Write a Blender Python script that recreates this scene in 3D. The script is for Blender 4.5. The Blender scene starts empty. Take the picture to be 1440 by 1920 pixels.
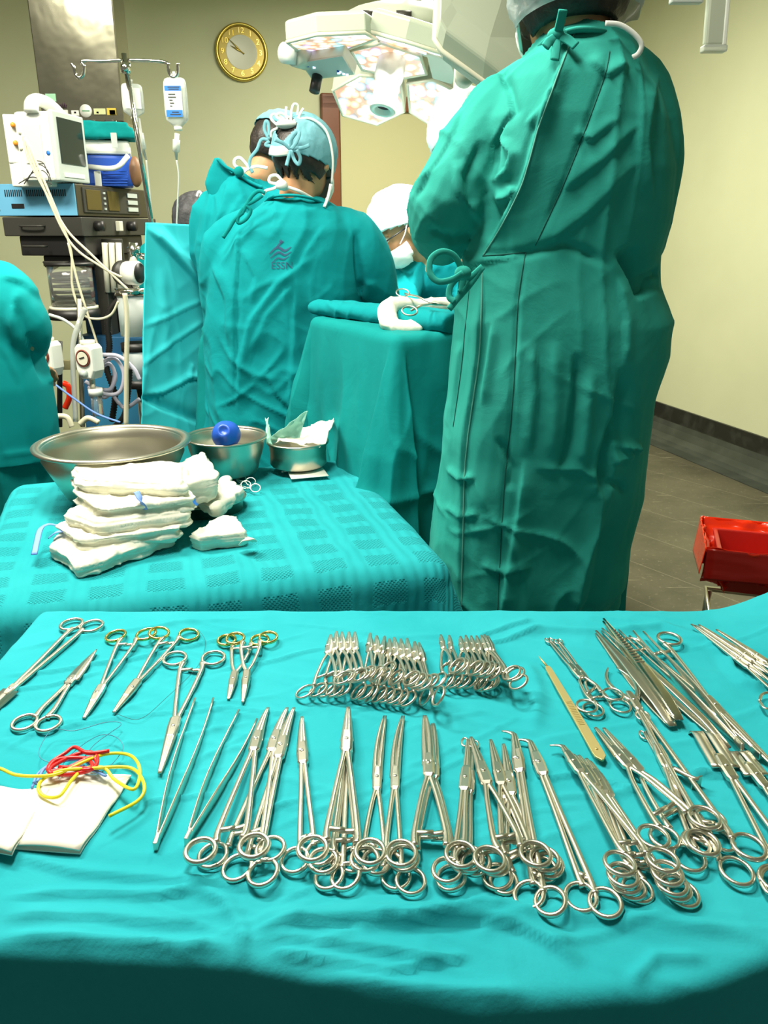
import bpy, bmesh, math, random
import numpy as np
from mathutils import Vector, Matrix
random.seed(7)
SC = bpy.context.scene
COL = SC.collection
# ------------------------------------------------------------------ camera
CH, PITCH, FPX = 1.42, math.radians(19.5), 1500.0
cam_d = bpy.data.cameras.new('camera'); cam = bpy.data.objects.new('camera', cam_d); COL.objects.link(cam)
cam.location = (0, 0, CH); cam.rotation_euler = (math.pi/2 - PITCH, 0, 0)
cam_d.sensor_fit = 'VERTICAL'; cam_d.sensor_height = 36; cam_d.lens = FPX/1920*36
cam_d.clip_start = .05
SC.camera = cam
# ------------------------------------------------------------------ light and exposure
SC.view_settings.view_transform = 'Standard'; SC.view_settings.look = 'None'
SC.view_settings.gamma = 1; SC.view_settings.use_curve_mapping = False
SC.view_settings.exposure = 0.0
W = bpy.data.worlds.new('world'); SC.world = W; W.use_nodes = True
W.node_tree.nodes['Background'].inputs[0].default_value = (.93, .90, .74, 1)
W.node_tree.nodes['Background'].inputs[1].default_value = 0.19
def area(name, loc, size, power, color=(1, .95, .80), target=None, sy=None):
    d = bpy.data.lights.new(name, 'AREA'); d.shape = 'RECTANGLE'; d.size = size; d.size_y = sy or size
    d.energy = power; d.color = color
    o = bpy.data.objects.new(name, d); COL.objects.link(o); o.location = loc
    if target is not None:
        o.rotation_euler = (Vector(target)-Vector(loc)).to_track_quat('-Z', 'Y').to_euler()
    return o
area('ceiling_lamp_near', (-.3, 1.15, 2.93), .7, 59, target=(-.25, 1.15, 0), sy=.4)
area('ceiling_lamp_far', (.35, 4.1, 2.93), 1.2, 168, target=(.5, 4.1, 0), sy=.6)
area('ceiling_lamp_left', (-1.4, 2.0, 2.93), 1.2, 175, target=(-1.4, 2.3, 0), sy=.6)
def spot(name, loc, target, power, ang, color, blend=.5, r=.12):
    d = bpy.data.lights.new(name, 'SPOT'); d.energy = power; d.spot_size = math.radians(ang); d.spot_blend = blend
    d.shadow_soft_size = r; d.color = color
    o = bpy.data.objects.new(name, d); COL.objects.link(o); o.location = loc
    o.rotation_euler = (Vector(target)-Vector(loc)).to_track_quat('-Z', 'Y').to_euler()
spot('surgical_lamp_beam', (.02, 2.78, 1.86), (.02, 3.1, 1.1), 95, 120, (1, .97, .9))

# ------------------------------------------------------------------ helpers
cp, sp_ = math.cos(PITCH), math.sin(PITCH)
def ray(px, py):
    a, b = (px-720)/FPX, (960-py)/FPX
    return Vector((a, cp+b*sp_, -sp_+b*cp))
def P(px, py, d):                    # the point seen at a pixel, at distance d along the floor
    r = ray(px, py); return Vector((0, 0, CH)) + r*(d/r.y)
def G(px, py, z):                    # the point seen at a pixel, on the level z
    r = ray(px, py); return Vector((0, 0, CH)) + r*((z-CH)/r.z)
def pix(v):                          # numpy (n,3) -> pixel x, y
    dx, dy, dz = v[:, 0], v[:, 1], v[:, 2]-CH
    dep = dy*cp - dz*sp_; up = dy*sp_ + dz*cp
    return 720+FPX*dx/dep, 960-FPX*up/dep
def V(*a): return Vector(a)
OFF = {}
def thing(name, label, cat, loc, group=None):
    o = bpy.data.objects.new(name, None); COL.objects.link(o); o.location = loc
    o.empty_display_size = .02
    o['label'] = label; o['category'] = cat
    if group: o['group'] = group
    OFF[o.name] = Vector(loc); return o
def link(name, me, mat, parent=None, smooth=True, loc=None, bevel=0):
    off = OFF[parent.name] if parent else (Vector(loc) if loc is not None else Vector((0, 0, 0)))
    me.transform(Matrix.Translation(-off))
    if smooth: me.polygons.foreach_set('use_smooth', [True]*len(me.polygons))
    if mat: me.materials.append(mat)
    me.update()
    o = bpy.data.objects.new(name, me); COL.objects.link(o)
    if parent: o.parent = parent
    else: o.location = off
    OFF[o.name] = off
    if bevel:
        b = o.modifiers.new('bevel', 'BEVEL'); b.width = bevel; b.segments = 2; b.limit_method = 'ANGLE'; b.angle_limit = .6
    return o
def tag(o, label, cat, group=None, kind=None):
    o['label'] = label; o['category'] = cat
    if group: o['group'] = group
    if kind: o['kind'] = kind
    return o
class MB:
    def __init__(s): s.v = []; s.f = []
    def add(s, vs, fs):
        n = len(s.v); s.v += [tuple(x) for x in vs]; s.f += [tuple(i+n for i in f) for f in fs]; return s
    def loft(s, rings, close=False, cap=True, wrap=True):
        n = len(rings[0]); m = len(rings); vs = [p for r in rings for p in r]; fs = []
        for i in range(m if close else m-1):
            j = (i+1) % m
            for k in range(n if wrap else n-1):
                l = (k+1) % n; fs.append((i*n+k, i*n+l, j*n+l, j*n+k))
        if cap and not close and wrap:
            fs.append(tuple(range(n))[::-1]); fs.append(tuple((m-1)*n+k for k in range(n)))
        return s.add(vs, fs)
    def tube(s, pts, rad, n=8, close=False, up=None, flat=1.0, cap=True):
        pts = [Vector(p) for p in pts]; m = len(pts)
        if not hasattr(rad, '__len__'): rad = [rad]*m
        rings = []; prev = Vector(up) if up is not None else None
        for i, p in enumerate(pts):
            if close: t = pts[(i+1) % m]-pts[i-1]
            else: t = pts[min(i+1, m-1)]-pts[max(i-1, 0)]
            if t.length < 1e-9: t = Vector((0, 0, 1))
            t.normalize()
            if prev is None: prev = Vector((0, 0, 1)) if abs(t.z) < .9 else Vector((1, 0, 0))
            u = prev - t*prev.dot(t)
            if u.length < 1e-6: u = t.orthogonal()
            u.normalize(); w = t.cross(u)
            if up is None: prev = u
            rings.append([p + (u*math.cos(a)*flat + w*math.sin(a))*rad[i] for a in [2*math.pi*k/n for k in range(n)]])
        return s.loft(rings, close, cap)
    def box(s, c, size, ax=None, taper=1.0):
        c = Vector(c); ax = ax or (Vector((1, 0, 0)), Vector((0, 1, 0)), Vector((0, 0, 1)))
        vs = []
        for z in (-.5, .5):
            for x, y in ((-.5, -.5), (.5, -.5), (.5, .5), (-.5, .5)):
                k = taper if z > 0 else 1
                vs.append(c+ax[0]*x*size[0]*k+ax[1]*y*size[1]*k+ax[2]*z*size[2])
        return s.add(vs, [(3, 2, 1, 0), (4, 5, 6, 7), (0, 1, 5, 4), (1, 2, 6, 5), (2, 3, 7, 6), (3, 0, 4, 7)])
    def prism(s, poly, ext):
        poly = [Vector(p) for p in poly]; ext = Vector(ext)
        return s.loft([poly, [p+ext for p in poly]])
    def sphere(s, c, r, n=16, m=10, ax=None):
        c = Vector(c); r = (r, r, r) if not hasattr(r, '__len__') else r
        ax = ax or (Vector((1, 0, 0)), Vector((0, 1, 0)), Vector((0, 0, 1)))
        rings = []
        for i in range(m+1):
            th = math.pi*(i/m); th = min(max(th, .02), math.pi-.02)
            rings.append([c+ax[0]*r[0]*math.sin(th)*math.cos(a)+ax[1]*r[1]*math.sin(th)*math.sin(a)-ax[2]*r[2]*math.cos(th)
                          for a in [2*math.pi*k/n for k in range(n)]])
        return s.loft(rings)
    def lathe(s, prof, c, n=48, ax=None, cap=False):
        c = Vector(c); ax = ax or (Vector((1, 0, 0)), Vector((0, 1, 0)), Vector((0, 0, 1)))
        rings = [[c+(ax[0]*math.cos(a)+ax[1]*math.sin(a))*max(r, 1e-4)+ax[2]*z for a in [2*math.pi*k/n for k in range(n)]] for r, z in prof]
        return s.loft(rings, cap=cap)
    def mesh(s, name='m'):
        me = bpy.data.meshes.new(name); me.from_pydata(s.v, [], s.f); me.update(); return me
    def build(s, name, mat, parent=None, smooth=True, loc=None, bevel=0, recalc=True):
        me = s.mesh(name)
        if recalc:
            bm = bmesh.new(); bm.from_mesh(me); bmesh.ops.recalc_face_normals(bm, faces=bm.faces); bm.to_mesh(me); bm.free()
        o = link(name, me, mat, parent, smooth, loc, bevel)
        if smooth:
            e = o.modifiers.new('edges', 'EDGE_SPLIT') if False else None
        return o
def spline(pts, n=8):                # Catmull-Rom
    pts = [Vector(p) for p in pts]
    if len(pts) < 3: return [pts[0].lerp(pts[-1], i/n) for i in range(n+1)]
    q = [pts[0]*2-pts[1]] + pts + [pts[-1]*2-pts[-2]]; out = []
    for i in range(1, len(q)-2):
        a, b, c, d = q[i-1:i+3]
        for k in range(n):
            t = k/n
            out.append(.5*((2*b)+(c-a)*t+(2*a-5*b+4*c-d)*t*t+(3*b-a-3*c+d)*t**3))
    return out+[pts[-1]]
def interp(keys, y):
    ks = sorted(keys); return float(np.interp(y, [k[0] for k in ks], [k[1] for k in ks]))
def _h(i, j, k, s):
    n = (i*374761393 + j*668265263 + k*2147483647 + s*974711) & 0xffffffff
    n = ((n ^ (n >> 13))*1274126177) & 0xffffffff
    return ((n ^ (n >> 16)) & 0xffff)/65535.0
def noise(p, seed=0):                # smooth value noise, numpy (n,3) -> 0..1
    i = np.floor(p).astype(np.int64); f = p-i; f = f*f*f*(f*(f*6-15)+10)
    r = 0
    for a in (0, 1):
        for b in (0, 1):
            for c in (0, 1):
                w = (f[:, 0] if a else 1-f[:, 0])*(f[:, 1] if b else 1-f[:, 1])*(f[:, 2] if c else 1-f[:, 2])
                r = r + w*_h(i[:, 0]+a, i[:, 1]+b, i[:, 2]+c, seed)
    return r
def ridged(p, seed=0):
    return (1-np.abs(2*noise(p, seed)-1))**3
def rot2(x, y, a):
    return x*math.cos(a)-y*math.sin(a), x*math.sin(a)+y*math.cos(a)
def seg_crease(qx, qy, pts, w, amp, sharp=0):   # sum of ridges along a polyline
    best = np.full(qx.shape, 1e9); side = np.zeros(qx.shape); tt = np.zeros(qx.shape)
    n = len(pts)-1
    for k in range(n):
        (ax, ay), (bx, by) = pts[k], pts[k+1]
        dx, dy = bx-ax, by-ay; L2 = dx*dx+dy*dy+1e-12
        t = np.clip(((qx-ax)*dx+(qy-ay)*dy)/L2, 0, 1)
        ex, ey = qx-ax-t*dx, qy-ay-t*dy; d = np.hypot(ex, ey)
        m = d < best; best[m] = d[m]; side[m] = np.sign(dx*ey-dy*ex)[m]; tt[m] = ((k+t)/n)[m]
    fade = np.clip(np.minimum(tt, 1-tt)*6, 0.0, 1)
    g = np.exp(-(best/w)**2)
    if sharp:                        # one side steep, the other long
        s = side*sharp > 0
        g = np.where(s, np.exp(-(best/(w*.35))**2), np.exp(-(best/(w*1.6))**2))
    return amp*g*fade
# ------------------------------------------------------------------ materials
def principled(name, color, rough=.5, metal=0, **kw):
    m = bpy.data.materials.new(name); m.use_nodes = True
    b = m.node_tree.nodes['Principled BSDF']
    b.inputs['Base Color'].default_value = (*color, 1); b.inputs['Roughness'].default_value = rough
    b.inputs['Metallic'].default_value = metal
    for k, v in kw.items():
        b.inputs[k.replace('_', ' ')].default_value = v
    return m
def nt(m): return m.node_tree.nodes, m.node_tree.links, m.node_tree.nodes['Principled BSDF']
def noisy(m, c2, scale=5, detail=6, lo=.4, hi=.7, bump=0, bscale=60, bdist=.002, coord='Object', dist=0):
    N, L, b = nt(m); tc = N.new('ShaderNodeTexCoord'); n = N.new('ShaderNodeTexNoise')
    n.inputs['Scale'].default_value = scale; n.inputs['Detail'].default_value = detail; n.inputs['Distortion'].default_value = dist
    L.new(tc.outputs[coord], n.inputs['Vector'])
    r = N.new('ShaderNodeValToRGB'); r.color_ramp.elements[0].position = lo; r.color_ramp.elements[1].position = hi
    r.color_ramp.elements[0].color = b.inputs['Base Color'].default_value[:]; r.color_ramp.elements[1].color = (*c2, 1)
    L.new(n.outputs['Fac'], r.inputs['Fac']); L.new(r.outputs[0], b.inputs['Base Color'])
    if bump:
        n2 = N.new('ShaderNodeTexNoise'); n2.inputs['Scale'].default_value = bscale; n2.inputs['Detail'].default_value = 4
        L.new(tc.outputs[coord], n2.inputs['Vector'])
        bp = N.new('ShaderNodeBump'); bp.inputs['Strength'].default_value = bump; bp.inputs['Distance'].default_value = bdist
        L.new(n2.outputs['Fac'], bp.inputs['Height']); L.new(bp.outputs[0], b.inputs['Normal'])
    return m
def cloth(name, color, c2=None, rough=.9, wr=.35, wscale=9, sheen=.15):
    m = principled(name, color, rough); N, L, b = nt(m)
    b.inputs['Specular IOR Level'].default_value = .15
    b.inputs['Sheen Weight'].default_value = sheen; b.inputs['Sheen Tint'].default_value = (*[min(1, c*2.5+.1) for c in color], 1)
    noisy(m, c2 or tuple(c*1.18 for c in color), 7, 5, .35, .7)
    tc = N.new('ShaderNodeTexCoord')
    n1 = N.new('ShaderNodeTexNoise'); n1.inputs['Scale'].default_value = wscale; n1.inputs['Detail'].default_value = 5; n1.inputs['Distortion'].default_value = .6
    n2 = N.new('ShaderNodeTexNoise'); n2.inputs['Scale'].default_value = 420; n2.inputs['Detail'].default_value = 2
    L.new(tc.outputs['Object'], n1.inputs['Vector']); L.new(tc.outputs['Object'], n2.inputs['Vector'])
    b1 = N.new('ShaderNodeBump'); b1.inputs['Strength'].default_value = wr; b1.inputs['Distance'].default_value = .012
    b2 = N.new('ShaderNodeBump'); b2.inputs['Strength'].default_value = .25; b2.inputs['Distance'].default_value = .0006
    n3 = N.new('ShaderNodeTexNoise'); n3.noise_type = 'RIDGED_MULTIFRACTAL'; n3.inputs['Scale'].default_value = wscale*.55; n3.inputs['Detail'].default_value = 2.5; n3.inputs['Distortion'].default_value = .5
    b3 = N.new('ShaderNodeBump'); b3.inputs['Strength'].default_value = wr; b3.inputs['Distance'].default_value = .004
    L.new(tc.outputs['Object'], n3.inputs['Vector']); L.new(n3.outputs['Fac'], b3.inputs['Height']); L.new(b3.outputs[0], b1.inputs['Normal'])
    L.new(n1.outputs['Fac'], b1.inputs['Height']); L.new(n2.outputs['Fac'], b2.inputs['Height'])
    L.new(b1.outputs[0], b2.inputs['Normal']); L.new(b2.outputs[0], b.inputs['Normal'])
    return m
M = {}
M['table'] = cloth('teal_table_cloth', (.015, .325, .385), (.024, .37, .435), wr=.36)
M['gown_green'] = cloth('green_gown_cloth', (.020, .285, .24), (.032, .33, .28), wr=.4, wscale=7, sheen=.06)
M['gown_teal'] = cloth('teal_gown_cloth', (.001, .24, .265), (.003, .275, .30), wr=.4, sheen=.05)
M['gown_dark'] = cloth('dark_teal_cloth', (.001, .21, .21), (.003, .24, .24), wr=.35, sheen=.05)
M['sheet'] = cloth('teal_sheet_cloth', (.04, .60, .67), (.05, .64, .71), wr=.15)
M['scrub'] = cloth('teal_scrub_cloth', (.001, .26, .275), (.003, .29, .305), sheen=.05, wr=.2, wscale=5)
M['cap'] = principled('blue_cap_paper', (.13, .36, .43), .8); noisy(M['cap'], (.17, .42, .49), 14, 4, .35, .7, .5, 30, .006)
M['cap_white'] = principled('white_cap_paper', (.62, .80, .80), .8); noisy(M['cap_white'], (.72, .86, .86), 14, 4, .35, .7, .4, 30, .004)
M['net'] = principled('bouffant_net', (.42, .52, .52), .6, Alpha=.42); noisy(M['net'], (.55, .64, .64), 30, 4, .35, .7, .5, 50, .005)
M['white'] = principled('white_tie', (.80, .82, .78), .7)
M['mask'] = principled('mask_paper', (.80, .84, .80), .8)
M['gauze'] = principled('gauze', (.76, .75, .62), .95); noisy(M['gauze'], (.80, .79, .67), 20, 5, .3, .7, .5, 45, .005)
M['skin'] = principled('skin', (.52, .27, .13), .5, Subsurface_Weight=.1, Subsurface_Scale=.01); noisy(M['skin'], (.58, .32, .17), 12, 4, .3, .7)
M['skin'].node_tree.nodes['Principled BSDF'].inputs['Subsurface Radius'].default_value = (1, .4, .2)
M['hair'] = principled('black_hair', (.012, .009, .007), .5); noisy(M['hair'], (.03, .02, .015), 60, 4, .4, .7, .6, 130, .003)
M['glove'] = principled('latex_glove', (.78, .74, .62), .45)
M['steel'] = principled('surgical_steel', (.74, .71, .61), .30, 1)
M['steel_bright'] = principled('polished_steel', (.80, .78, .70), .16, 1)
M['steel_dull'] = principled('brushed_steel', (.60, .58, .48), .34, 1); noisy(M['steel_dull'], (.60, .57, .47), 8, 3, .3, .7)
M['gold'] = principled('gold_plate', (.80, .62, .18), .25, 1)
M['brass'] = principled('scalpel_gold', (.62, .52, .22), .4, .6)
M['chrome'] = principled('chrome', (.70, .68, .62), .12, 1)
M['black'] = principled('black_plastic', (.012, .011, .010), .45)
M['darkgrey'] = principled('dark_painted_metal', (.035, .034, .028), .5)
M['cream'] = principled('cream_plastic', (.72, .70, .56), .45)
M['grey'] = principled('light_grey_plastic', (.50, .55, .52), .45)
M['whitep'] = principled('white_plastic', (.78, .80, .74), .4)
M['blue'] = principled('blue_plastic', (.02, .10, .55), .35)
M['bluepaint'] = principled('pale_blue_paint', (.13, .40, .62), .5)
M['bluedeep'] = principled('deep_blue_paint', (.015, .10, .22), .5)
M['cable'] = principled('cream_cable', (.62, .58, .42), .5)
M['glass'] = principled('clear_plastic', (.92, .95, .93), .08, Transmission_Weight=.9, IOR=1.3)
M['frost'] = principled('frosted_plastic', (.80, .84, .80), .35, Transmission_Weight=.55, IOR=1.2)
M['redbag'] = principled('red_plastic_film', (.85, .035, .006), .14)
M['redbox'] = principled('red_painted_bin', (.42, .012, .008), .28)
M['redcord'] = principled('red_cord', (.62, .01, .01), .35)
M['yellow'] = principled('yellow_cord', (.80, .72, .02), .35)
M['suture'] = principled('blue_suture', (.05, .22, .34), .4)
M['wood'] = principled('brown_door_wood', (.16, .045, .012), .4); noisy(M['wood'], (.22, .07, .02), 6, 6, .3, .7)
M['paper'] = principled('paper_pack', (.84, .82, .72), .8)
M['lightblue'] = principled('blue_tape', (.16, .30, .72), .6)
M['mint'] = principled('mint_paper', (.42, .78, .66), .7)
M['screen'] = principled('dark_glass_screen', (.02, .03, .028), .08)
M['orange'] = principled('orange_plastic', (.75, .30, .03), .4)
# ------------------------------------------------------------------ the room
YAW = math.radians(16.2)
A_ = Vector((math.cos(YAW), math.sin(YAW), 0)); B_ = Vector((-math.sin(YAW), math.cos(YAW), 0))
CORNER = Vector((1.66, 6.85, 0)); HT = 2.95
wallm = principled('cream_wall_paint', (.56, .585, .37), .7); noisy(wallm, (.595, .62, .395), 3, 6, .3, .7, .06, 90, .002)
def struct(o): o['kind'] = 'structure'; return o
struct(MB().box(CORNER-A_*3.5+B_*.05+V(0, 0, HT/2), (7.1, .1, HT), (A_, B_, V(0, 0, 1))).build('wall_far', wallm, smooth=False))
struct(MB().box(CORNER+A_*.05-B_*3.9+V(0, 0, HT/2), (.1, 7.8, HT), (A_, B_, V(0, 0, 1))).build('wall_right', wallm, smooth=False))
ceilm = principled('ceiling_paint', (.62, .60, .44), .8)
struct(MB().box(CORNER-A_*3.5-B_*3.9+V(0, 0, HT+.03), (7.2, 8.0, .06), (A_, B_, V(0, 0, 1))).build('ceiling', ceilm, smooth=False))
# floor: worn brown tiles with pale scratches
fm = principled('worn_floor', (.10, .088, .055), .38); N, L, b = nt(fm)
tc = N.new('ShaderNodeTexCoord'); mp = N.new('ShaderNodeMapping'); mp.inputs['Rotation'].default_value = (0, 0, -YAW-.35)
L.new(tc.outputs['Object'], mp.inputs['Vector'])
n1 = N.new('ShaderNodeTexNoise'); n1.inputs['Scale'].default_value = 2.2; n1.inputs['Detail'].default_value = 9; n1.inputs['Roughness'].default_value = .65
L.new(mp.outputs[0], n1.inputs['Vector'])
r1 = N.new('ShaderNodeValToRGB'); r1.color_ramp.elements[0].color = (.052, .050, .032, 1); r1.color_ramp.elements[1].color = (.108, .098, .062, 1)
r1.color_ramp.elements[0].position = .35; r1.color_ramp.elements[1].position = .65; L.new(n1.outputs['Fac'], r1.inputs['Fac'])
mp2 = N.new('ShaderNodeMapping'); mp2.inputs['Scale'].default_value = (4, 60, 1); mp2.inputs['Rotation'].default_value = (0, 0, .35)
L.new(tc.outputs['Object'], mp2.inputs['Vector'])
n2 = N.new('ShaderNodeTexNoise'); n2.inputs['Scale'].default_value = 1; n2.inputs['Detail'].default_value = 3; L.new(mp2.outputs[0], n2.inputs['Vector'])
r2 = N.new('ShaderNodeValToRGB'); r2.color_ramp.elements[0].position = .68; r2.color_ramp.elements[1].position = .74; L.new(n2.outputs['Fac'], r2.inputs['Fac'])
n3 = N.new('ShaderNodeTexNoise'); n3.inputs['Scale'].default_value = 38; n3.inputs['Detail'].default_value = 6; n3.inputs['Roughness'].default_value = .75; L.new(mp.outputs[0], n3.inputs['Vector'])
r3 = N.new('ShaderNodeValToRGB'); r3.color_ramp.elements[0].position = .58; r3.color_ramp.elements[1].position = .68; L.new(n3.outputs['Fac'], r3.inputs['Fac'])
mm = N.new('ShaderNodeMath'); mm.operation = 'MULTIPLY'; L.new(r3.outputs[0], mm.inputs[0]); L.new(n1.outputs['Fac'], mm.inputs[1])
mx = N.new('ShaderNodeMath'); mx.operation = 'MAXIMUM'; L.new(r2.outputs[0], mx.inputs[0]); L.new(mm.outputs[0], mx.inputs[1])
br = N.new('ShaderNodeTexBrick'); br.offset = 0; br.inputs['Scale'].default_value = 1; br.inputs['Brick Width'].default_value = .32; br.inputs['Row Height'].default_value = 4
br.inputs['Mortar Size'].default_value = .0022; br.inputs['Color1'].default_value = br.inputs['Color2'].default_value = (0, 0, 0, 1); br.inputs['Mortar'].default_value = (1, 1, 1, 1)
L.new(mp.outputs[0], br.inputs['Vector'])
nb = N.new('ShaderNodeMath'); nb.operation = 'MULTIPLY'; L.new(n1.outputs['Fac'], nb.inputs[1]); L.new(br.outputs['Color'], nb.inputs[0])
mx2 = N.new('ShaderNodeMath'); mx2.operation = 'MAXIMUM'; L.new(mx.outputs[0], mx2.inputs[0]); L.new(nb.outputs[0], mx2.inputs[1])
mc = N.new('ShaderNodeMixRGB'); mc.inputs[2].default_value = (.30, .27, .19, 1); L.new(mx2.outputs[0], mc.inputs[0]); L.new(r1.outputs[0], mc.inputs[1]); L.new(mc.outputs[0], b.inputs['Base Color'])
struct(MB().box(CORNER-A_*3.5-B_*3.9+V(0, 0, -.05), (7.2, 8.0, .1), (A_, B_, V(0, 0, 1))).build('floor', fm, smooth=False))
# coved black skirting on both walls
skm = principled('black_skirting', (.016, .017, .014), .3); noisy(skm, (.05, .055, .045), 9, 8, .5, .8)
cvm = principled('worn_cove', (.035, .042, .034), .35); noisy(cvm, (.07, .08, .065), 6, 8, .4, .8)
def skirting(name, base, along, inward, length):
    rings = []
    prof = [(.0, .24), (.012, .238), (.014, .14), (.02, .10), (.04, .05), (.075, .02), (.12, .006), (.17, .003), (.17, 0), (0, 0)]
    for t in (0, length): rings.append([base+along*t+inward*a+V(0, 0, z) for a, z in prof])
    return struct(MB().loft(rings).build(name, skm, smooth=False))
skirting('baseboard_right', CORNER.copy(), -B_, -A_, 7.7)
skirting('baseboard_far', CORNER.copy(), -A_, -B_, 2.2)
struct(MB().loft([[CORNER-B_*t-A_*a+V(0, 0, z) for a, z in [(.016, .135), (.024, .10), (.044, .052), (.078, .024), (.12, .009), (.21, .005), (.21, 0), (.016, 0)]] for t in (0, 7.7)]).build('trim_1', cvm, smooth=False))
# door on the far wall: brown frame, pale leaf
def onfar(px, py, off=0):            # point of the far wall seen at a pixel
    r = ray(px, py); o = Vector((0, 0, CH)); n = B_; p0 = CORNER-B_*off
    return o+r*((p0-o).dot(n)/r.dot(n))
tl = onfar(599, 176)
fx = (tl-CORNER).dot(A_); dh = tl.z
doorm = principled('door_leaf_paint', (.56, .54, .29), .6)
door = MB().box(CORNER+A_*(fx+.14+.46)-B_*.012+V(0, 0, dh/2-.03), (.92, .03, dh-.06), (A_, B_, V(0, 0, 1))).build('door_1', doorm, smooth=False); struct(door)
for i, (c, s) in enumerate((((fx+.065, dh/2), (.13, dh)), ((fx+.14+.92+.065, dh/2), (.13, dh)), ((fx+.6, dh-.05), (1.2, .10)))):
    fr = MB().box(CORNER+A_*c[0]-B_*.03+V(0, 0, c[1]), (s[0], .06, s[1]), (A_, B_, V(0, 0, 1))).build('door_frame', M['wood'], door, smooth=False, bevel=.008)
MB().sphere(CORNER+A_*(fx+.22)-B_*.05+V(0, 0, 1.0), .03).build('door_handle', M['steel_dull'], door)

# ------------------------------------------------------------------ draped tables
def drape(name, mat, corner, ua, ub, w, d, z, drops, res=.006, rad=.022, flare=.08, wr=None, edge=None, parent=None, uv=True, fold=(9., .02), thick=None, lump=None):
    """cloth over a rectangle: corner = near-left corner, ua right, ub away; drops = left,right,front,back"""
    dl, dr, df, db = drops
    nu = int((w+dl+dr)/res); nv = int((d+df+db)/res)
    u, v = np.meshgrid(np.linspace(-dl, w+dr, nu), np.linspace(-df, d+db, nv)); u = u.ravel(); v = v.ravel()
    ef = edge(u) if edge else 0
    ex = np.where(u < 0, u, np.where(u > w, u-w, 0)); ey = np.where(v < ef, v-ef, np.where(v > d, v-d, 0))
    s = np.hypot(ex, ey)+1e-9; dx, dy = ex/s, ey/s
    cu, cv = u-ex, v-ey
    q = rad*math.pi/2; out = np.where(s < q, rad*np.sin(np.minimum(s, q)/rad), rad+(s-q)*flare)
    dz = np.where(s < q, -rad*(1-np.cos(np.minimum(s, q)/rad)), -rad-(s-q)*.98)
    per = cu*1.0+cv*1.0+np.arctan2(dy, dx)*.15
    hang = np.clip((s-q)/.25, 0, 1)*(s > q)
    fx_ = noise(np.stack([per*fold[0], s*1.2, s*0+z*3], 1), 3)-.5
    fx2 = noise(np.stack([per*fold[0]*2.7, s*2.5, s*0+z*3], 1), 5)-.5
    out = out+hang*fold[1]*(3*fx_+1.2*fx2)+hang*np.where((np.abs(ex) > 0) & (np.abs(ey) > 0), .05, 0)
    X = cu+dx*out; Y = cv+dy*out; Z = z+dz
    if lump: Z = Z+lump(cu, cv, s)
    co = Vector(corner)
    wx = co.x+ua.x*X+ub.x*Y; wy = co.y+ua.y*X+ub.y*Y
    if wr is not None: 
        oz, ox = wr(wx, wy, Z, s, hang); Z = Z+oz; wx = wx+(ua.x*dx+ub.x*dy)*ox; wy = wy+(ua.y*dx+ub.y*dy)*ox
    me = bpy.data.meshes.new(name)
    idx = np.arange(nu*nv).reshape(nv, nu)
    f = np.stack([idx[:-1, :-1], idx[:-1, 1:], idx[1:, 1:], idx[1:, :-1]], -1).reshape(-1, 4)
    me.from_pydata(np.stack([wx, wy, Z], 1).tolist(), [], f.tolist())
    if uv:
        ul = me.uv_layers.new(name='UVMap'); li = np.empty(len(me.loops), dtype=np.int32); me.loops.foreach_get('vertex_index', li)
        ul.data.foreach_set('uv', np.stack([u[li], v[li]], 1).astype(np.float32).ravel())
    return link(name, me, mat, parent, True, None if parent else (co.x, co.y, 0))
TZ = .90
# instrument table
c0 = V(-.485, .470, 0)
EP = [(-200, 1752), (0, 1757), (250, 1768), (440, 1778), (470, 1782), (560, 1800), (700, 1835), (900, 1862), (1090, 1850), (1230, 1840), (1330, 1815), (1440, 1775), (1700, 1760)]
_ex = [G(a, b_, TZ).x-c0.x for a, b_ in EP]; _ey = [G(a, b_, TZ).y-c0.y for a, b_ in EP]
def edge1(u): return np.interp(u, _ex, _ey)
CR = []   # creases in pixels on the table: points, width m, height m, sharp
def cz(pts, w, a, sh=0): CR.append(([tuple(G(x, y, TZ).xy) for x, y in pts], w*.8, a*(1.9 if a < .004 else 1.25), -sh))
cz([(455, 1748), (560, 1742), (760, 1735), (900, 1732), (980, 1748), (1040, 1780), (1085, 1822)], .012, .008, 1); cz([(470, 1760), (650, 1782), (860, 1812)], .010, .006, 1); cz([(500, 1790), (640, 1812), (760, 1835)], .007, .005, 1); cz([(0, 1725), (180, 1722), (400, 1740)], .009, .004, 1)
cz([(0, 1757), (200, 1766), (440, 1778)], .006, .005, 0)
cz([(0, 1688), (150, 1680), (300, 1684), (380, 1672)], .006, .0045, 1)
cz([(330, 1640), (420, 1690), (455, 1745), (458, 1800)], .007, .003, 0)
cz([(720, 1830), (820, 1812), (885, 1800)], .005, .003, 1)
cz([(860, 1700), (1000, 1718), (1200, 1730), (1440, 1760)], .009, .003, 0)
cz([(1180, 1850), (1230, 1795), (1330, 1800)], .006, .0028, 0)
cz([(480, 1730), (700, 1722), (1000, 1712)], .012, .002, 0)
cz([(560, 1835), (800, 1860), (1000, 1872)], .008, .006, 0)
cz([(270, 1508), (300, 1503), (420, 1490)], .003, .0022, 1)
cz([(0, 1270), (100, 1262), (240, 1240), (400, 1205), (520, 1180)], .005, .0022, 1)
cz([(20, 1220), (150, 1195), (330, 1168), (480, 1160)], .006, .0022, -1)
cz([(0, 1420), (60, 1380), (220, 1350), (430, 1330), (520, 1342), (590, 1338)], .003, .0018, 1)
cz([(380, 1265), (520, 1240), (620, 1215)], .004, .002, 1)
cz([(210, 1400), (300, 1390), (480, 1352)], .004, .0018, -1)
cz([(0, 1300), (90, 1290), (200, 1262)], .005, .002, 1)
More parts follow.
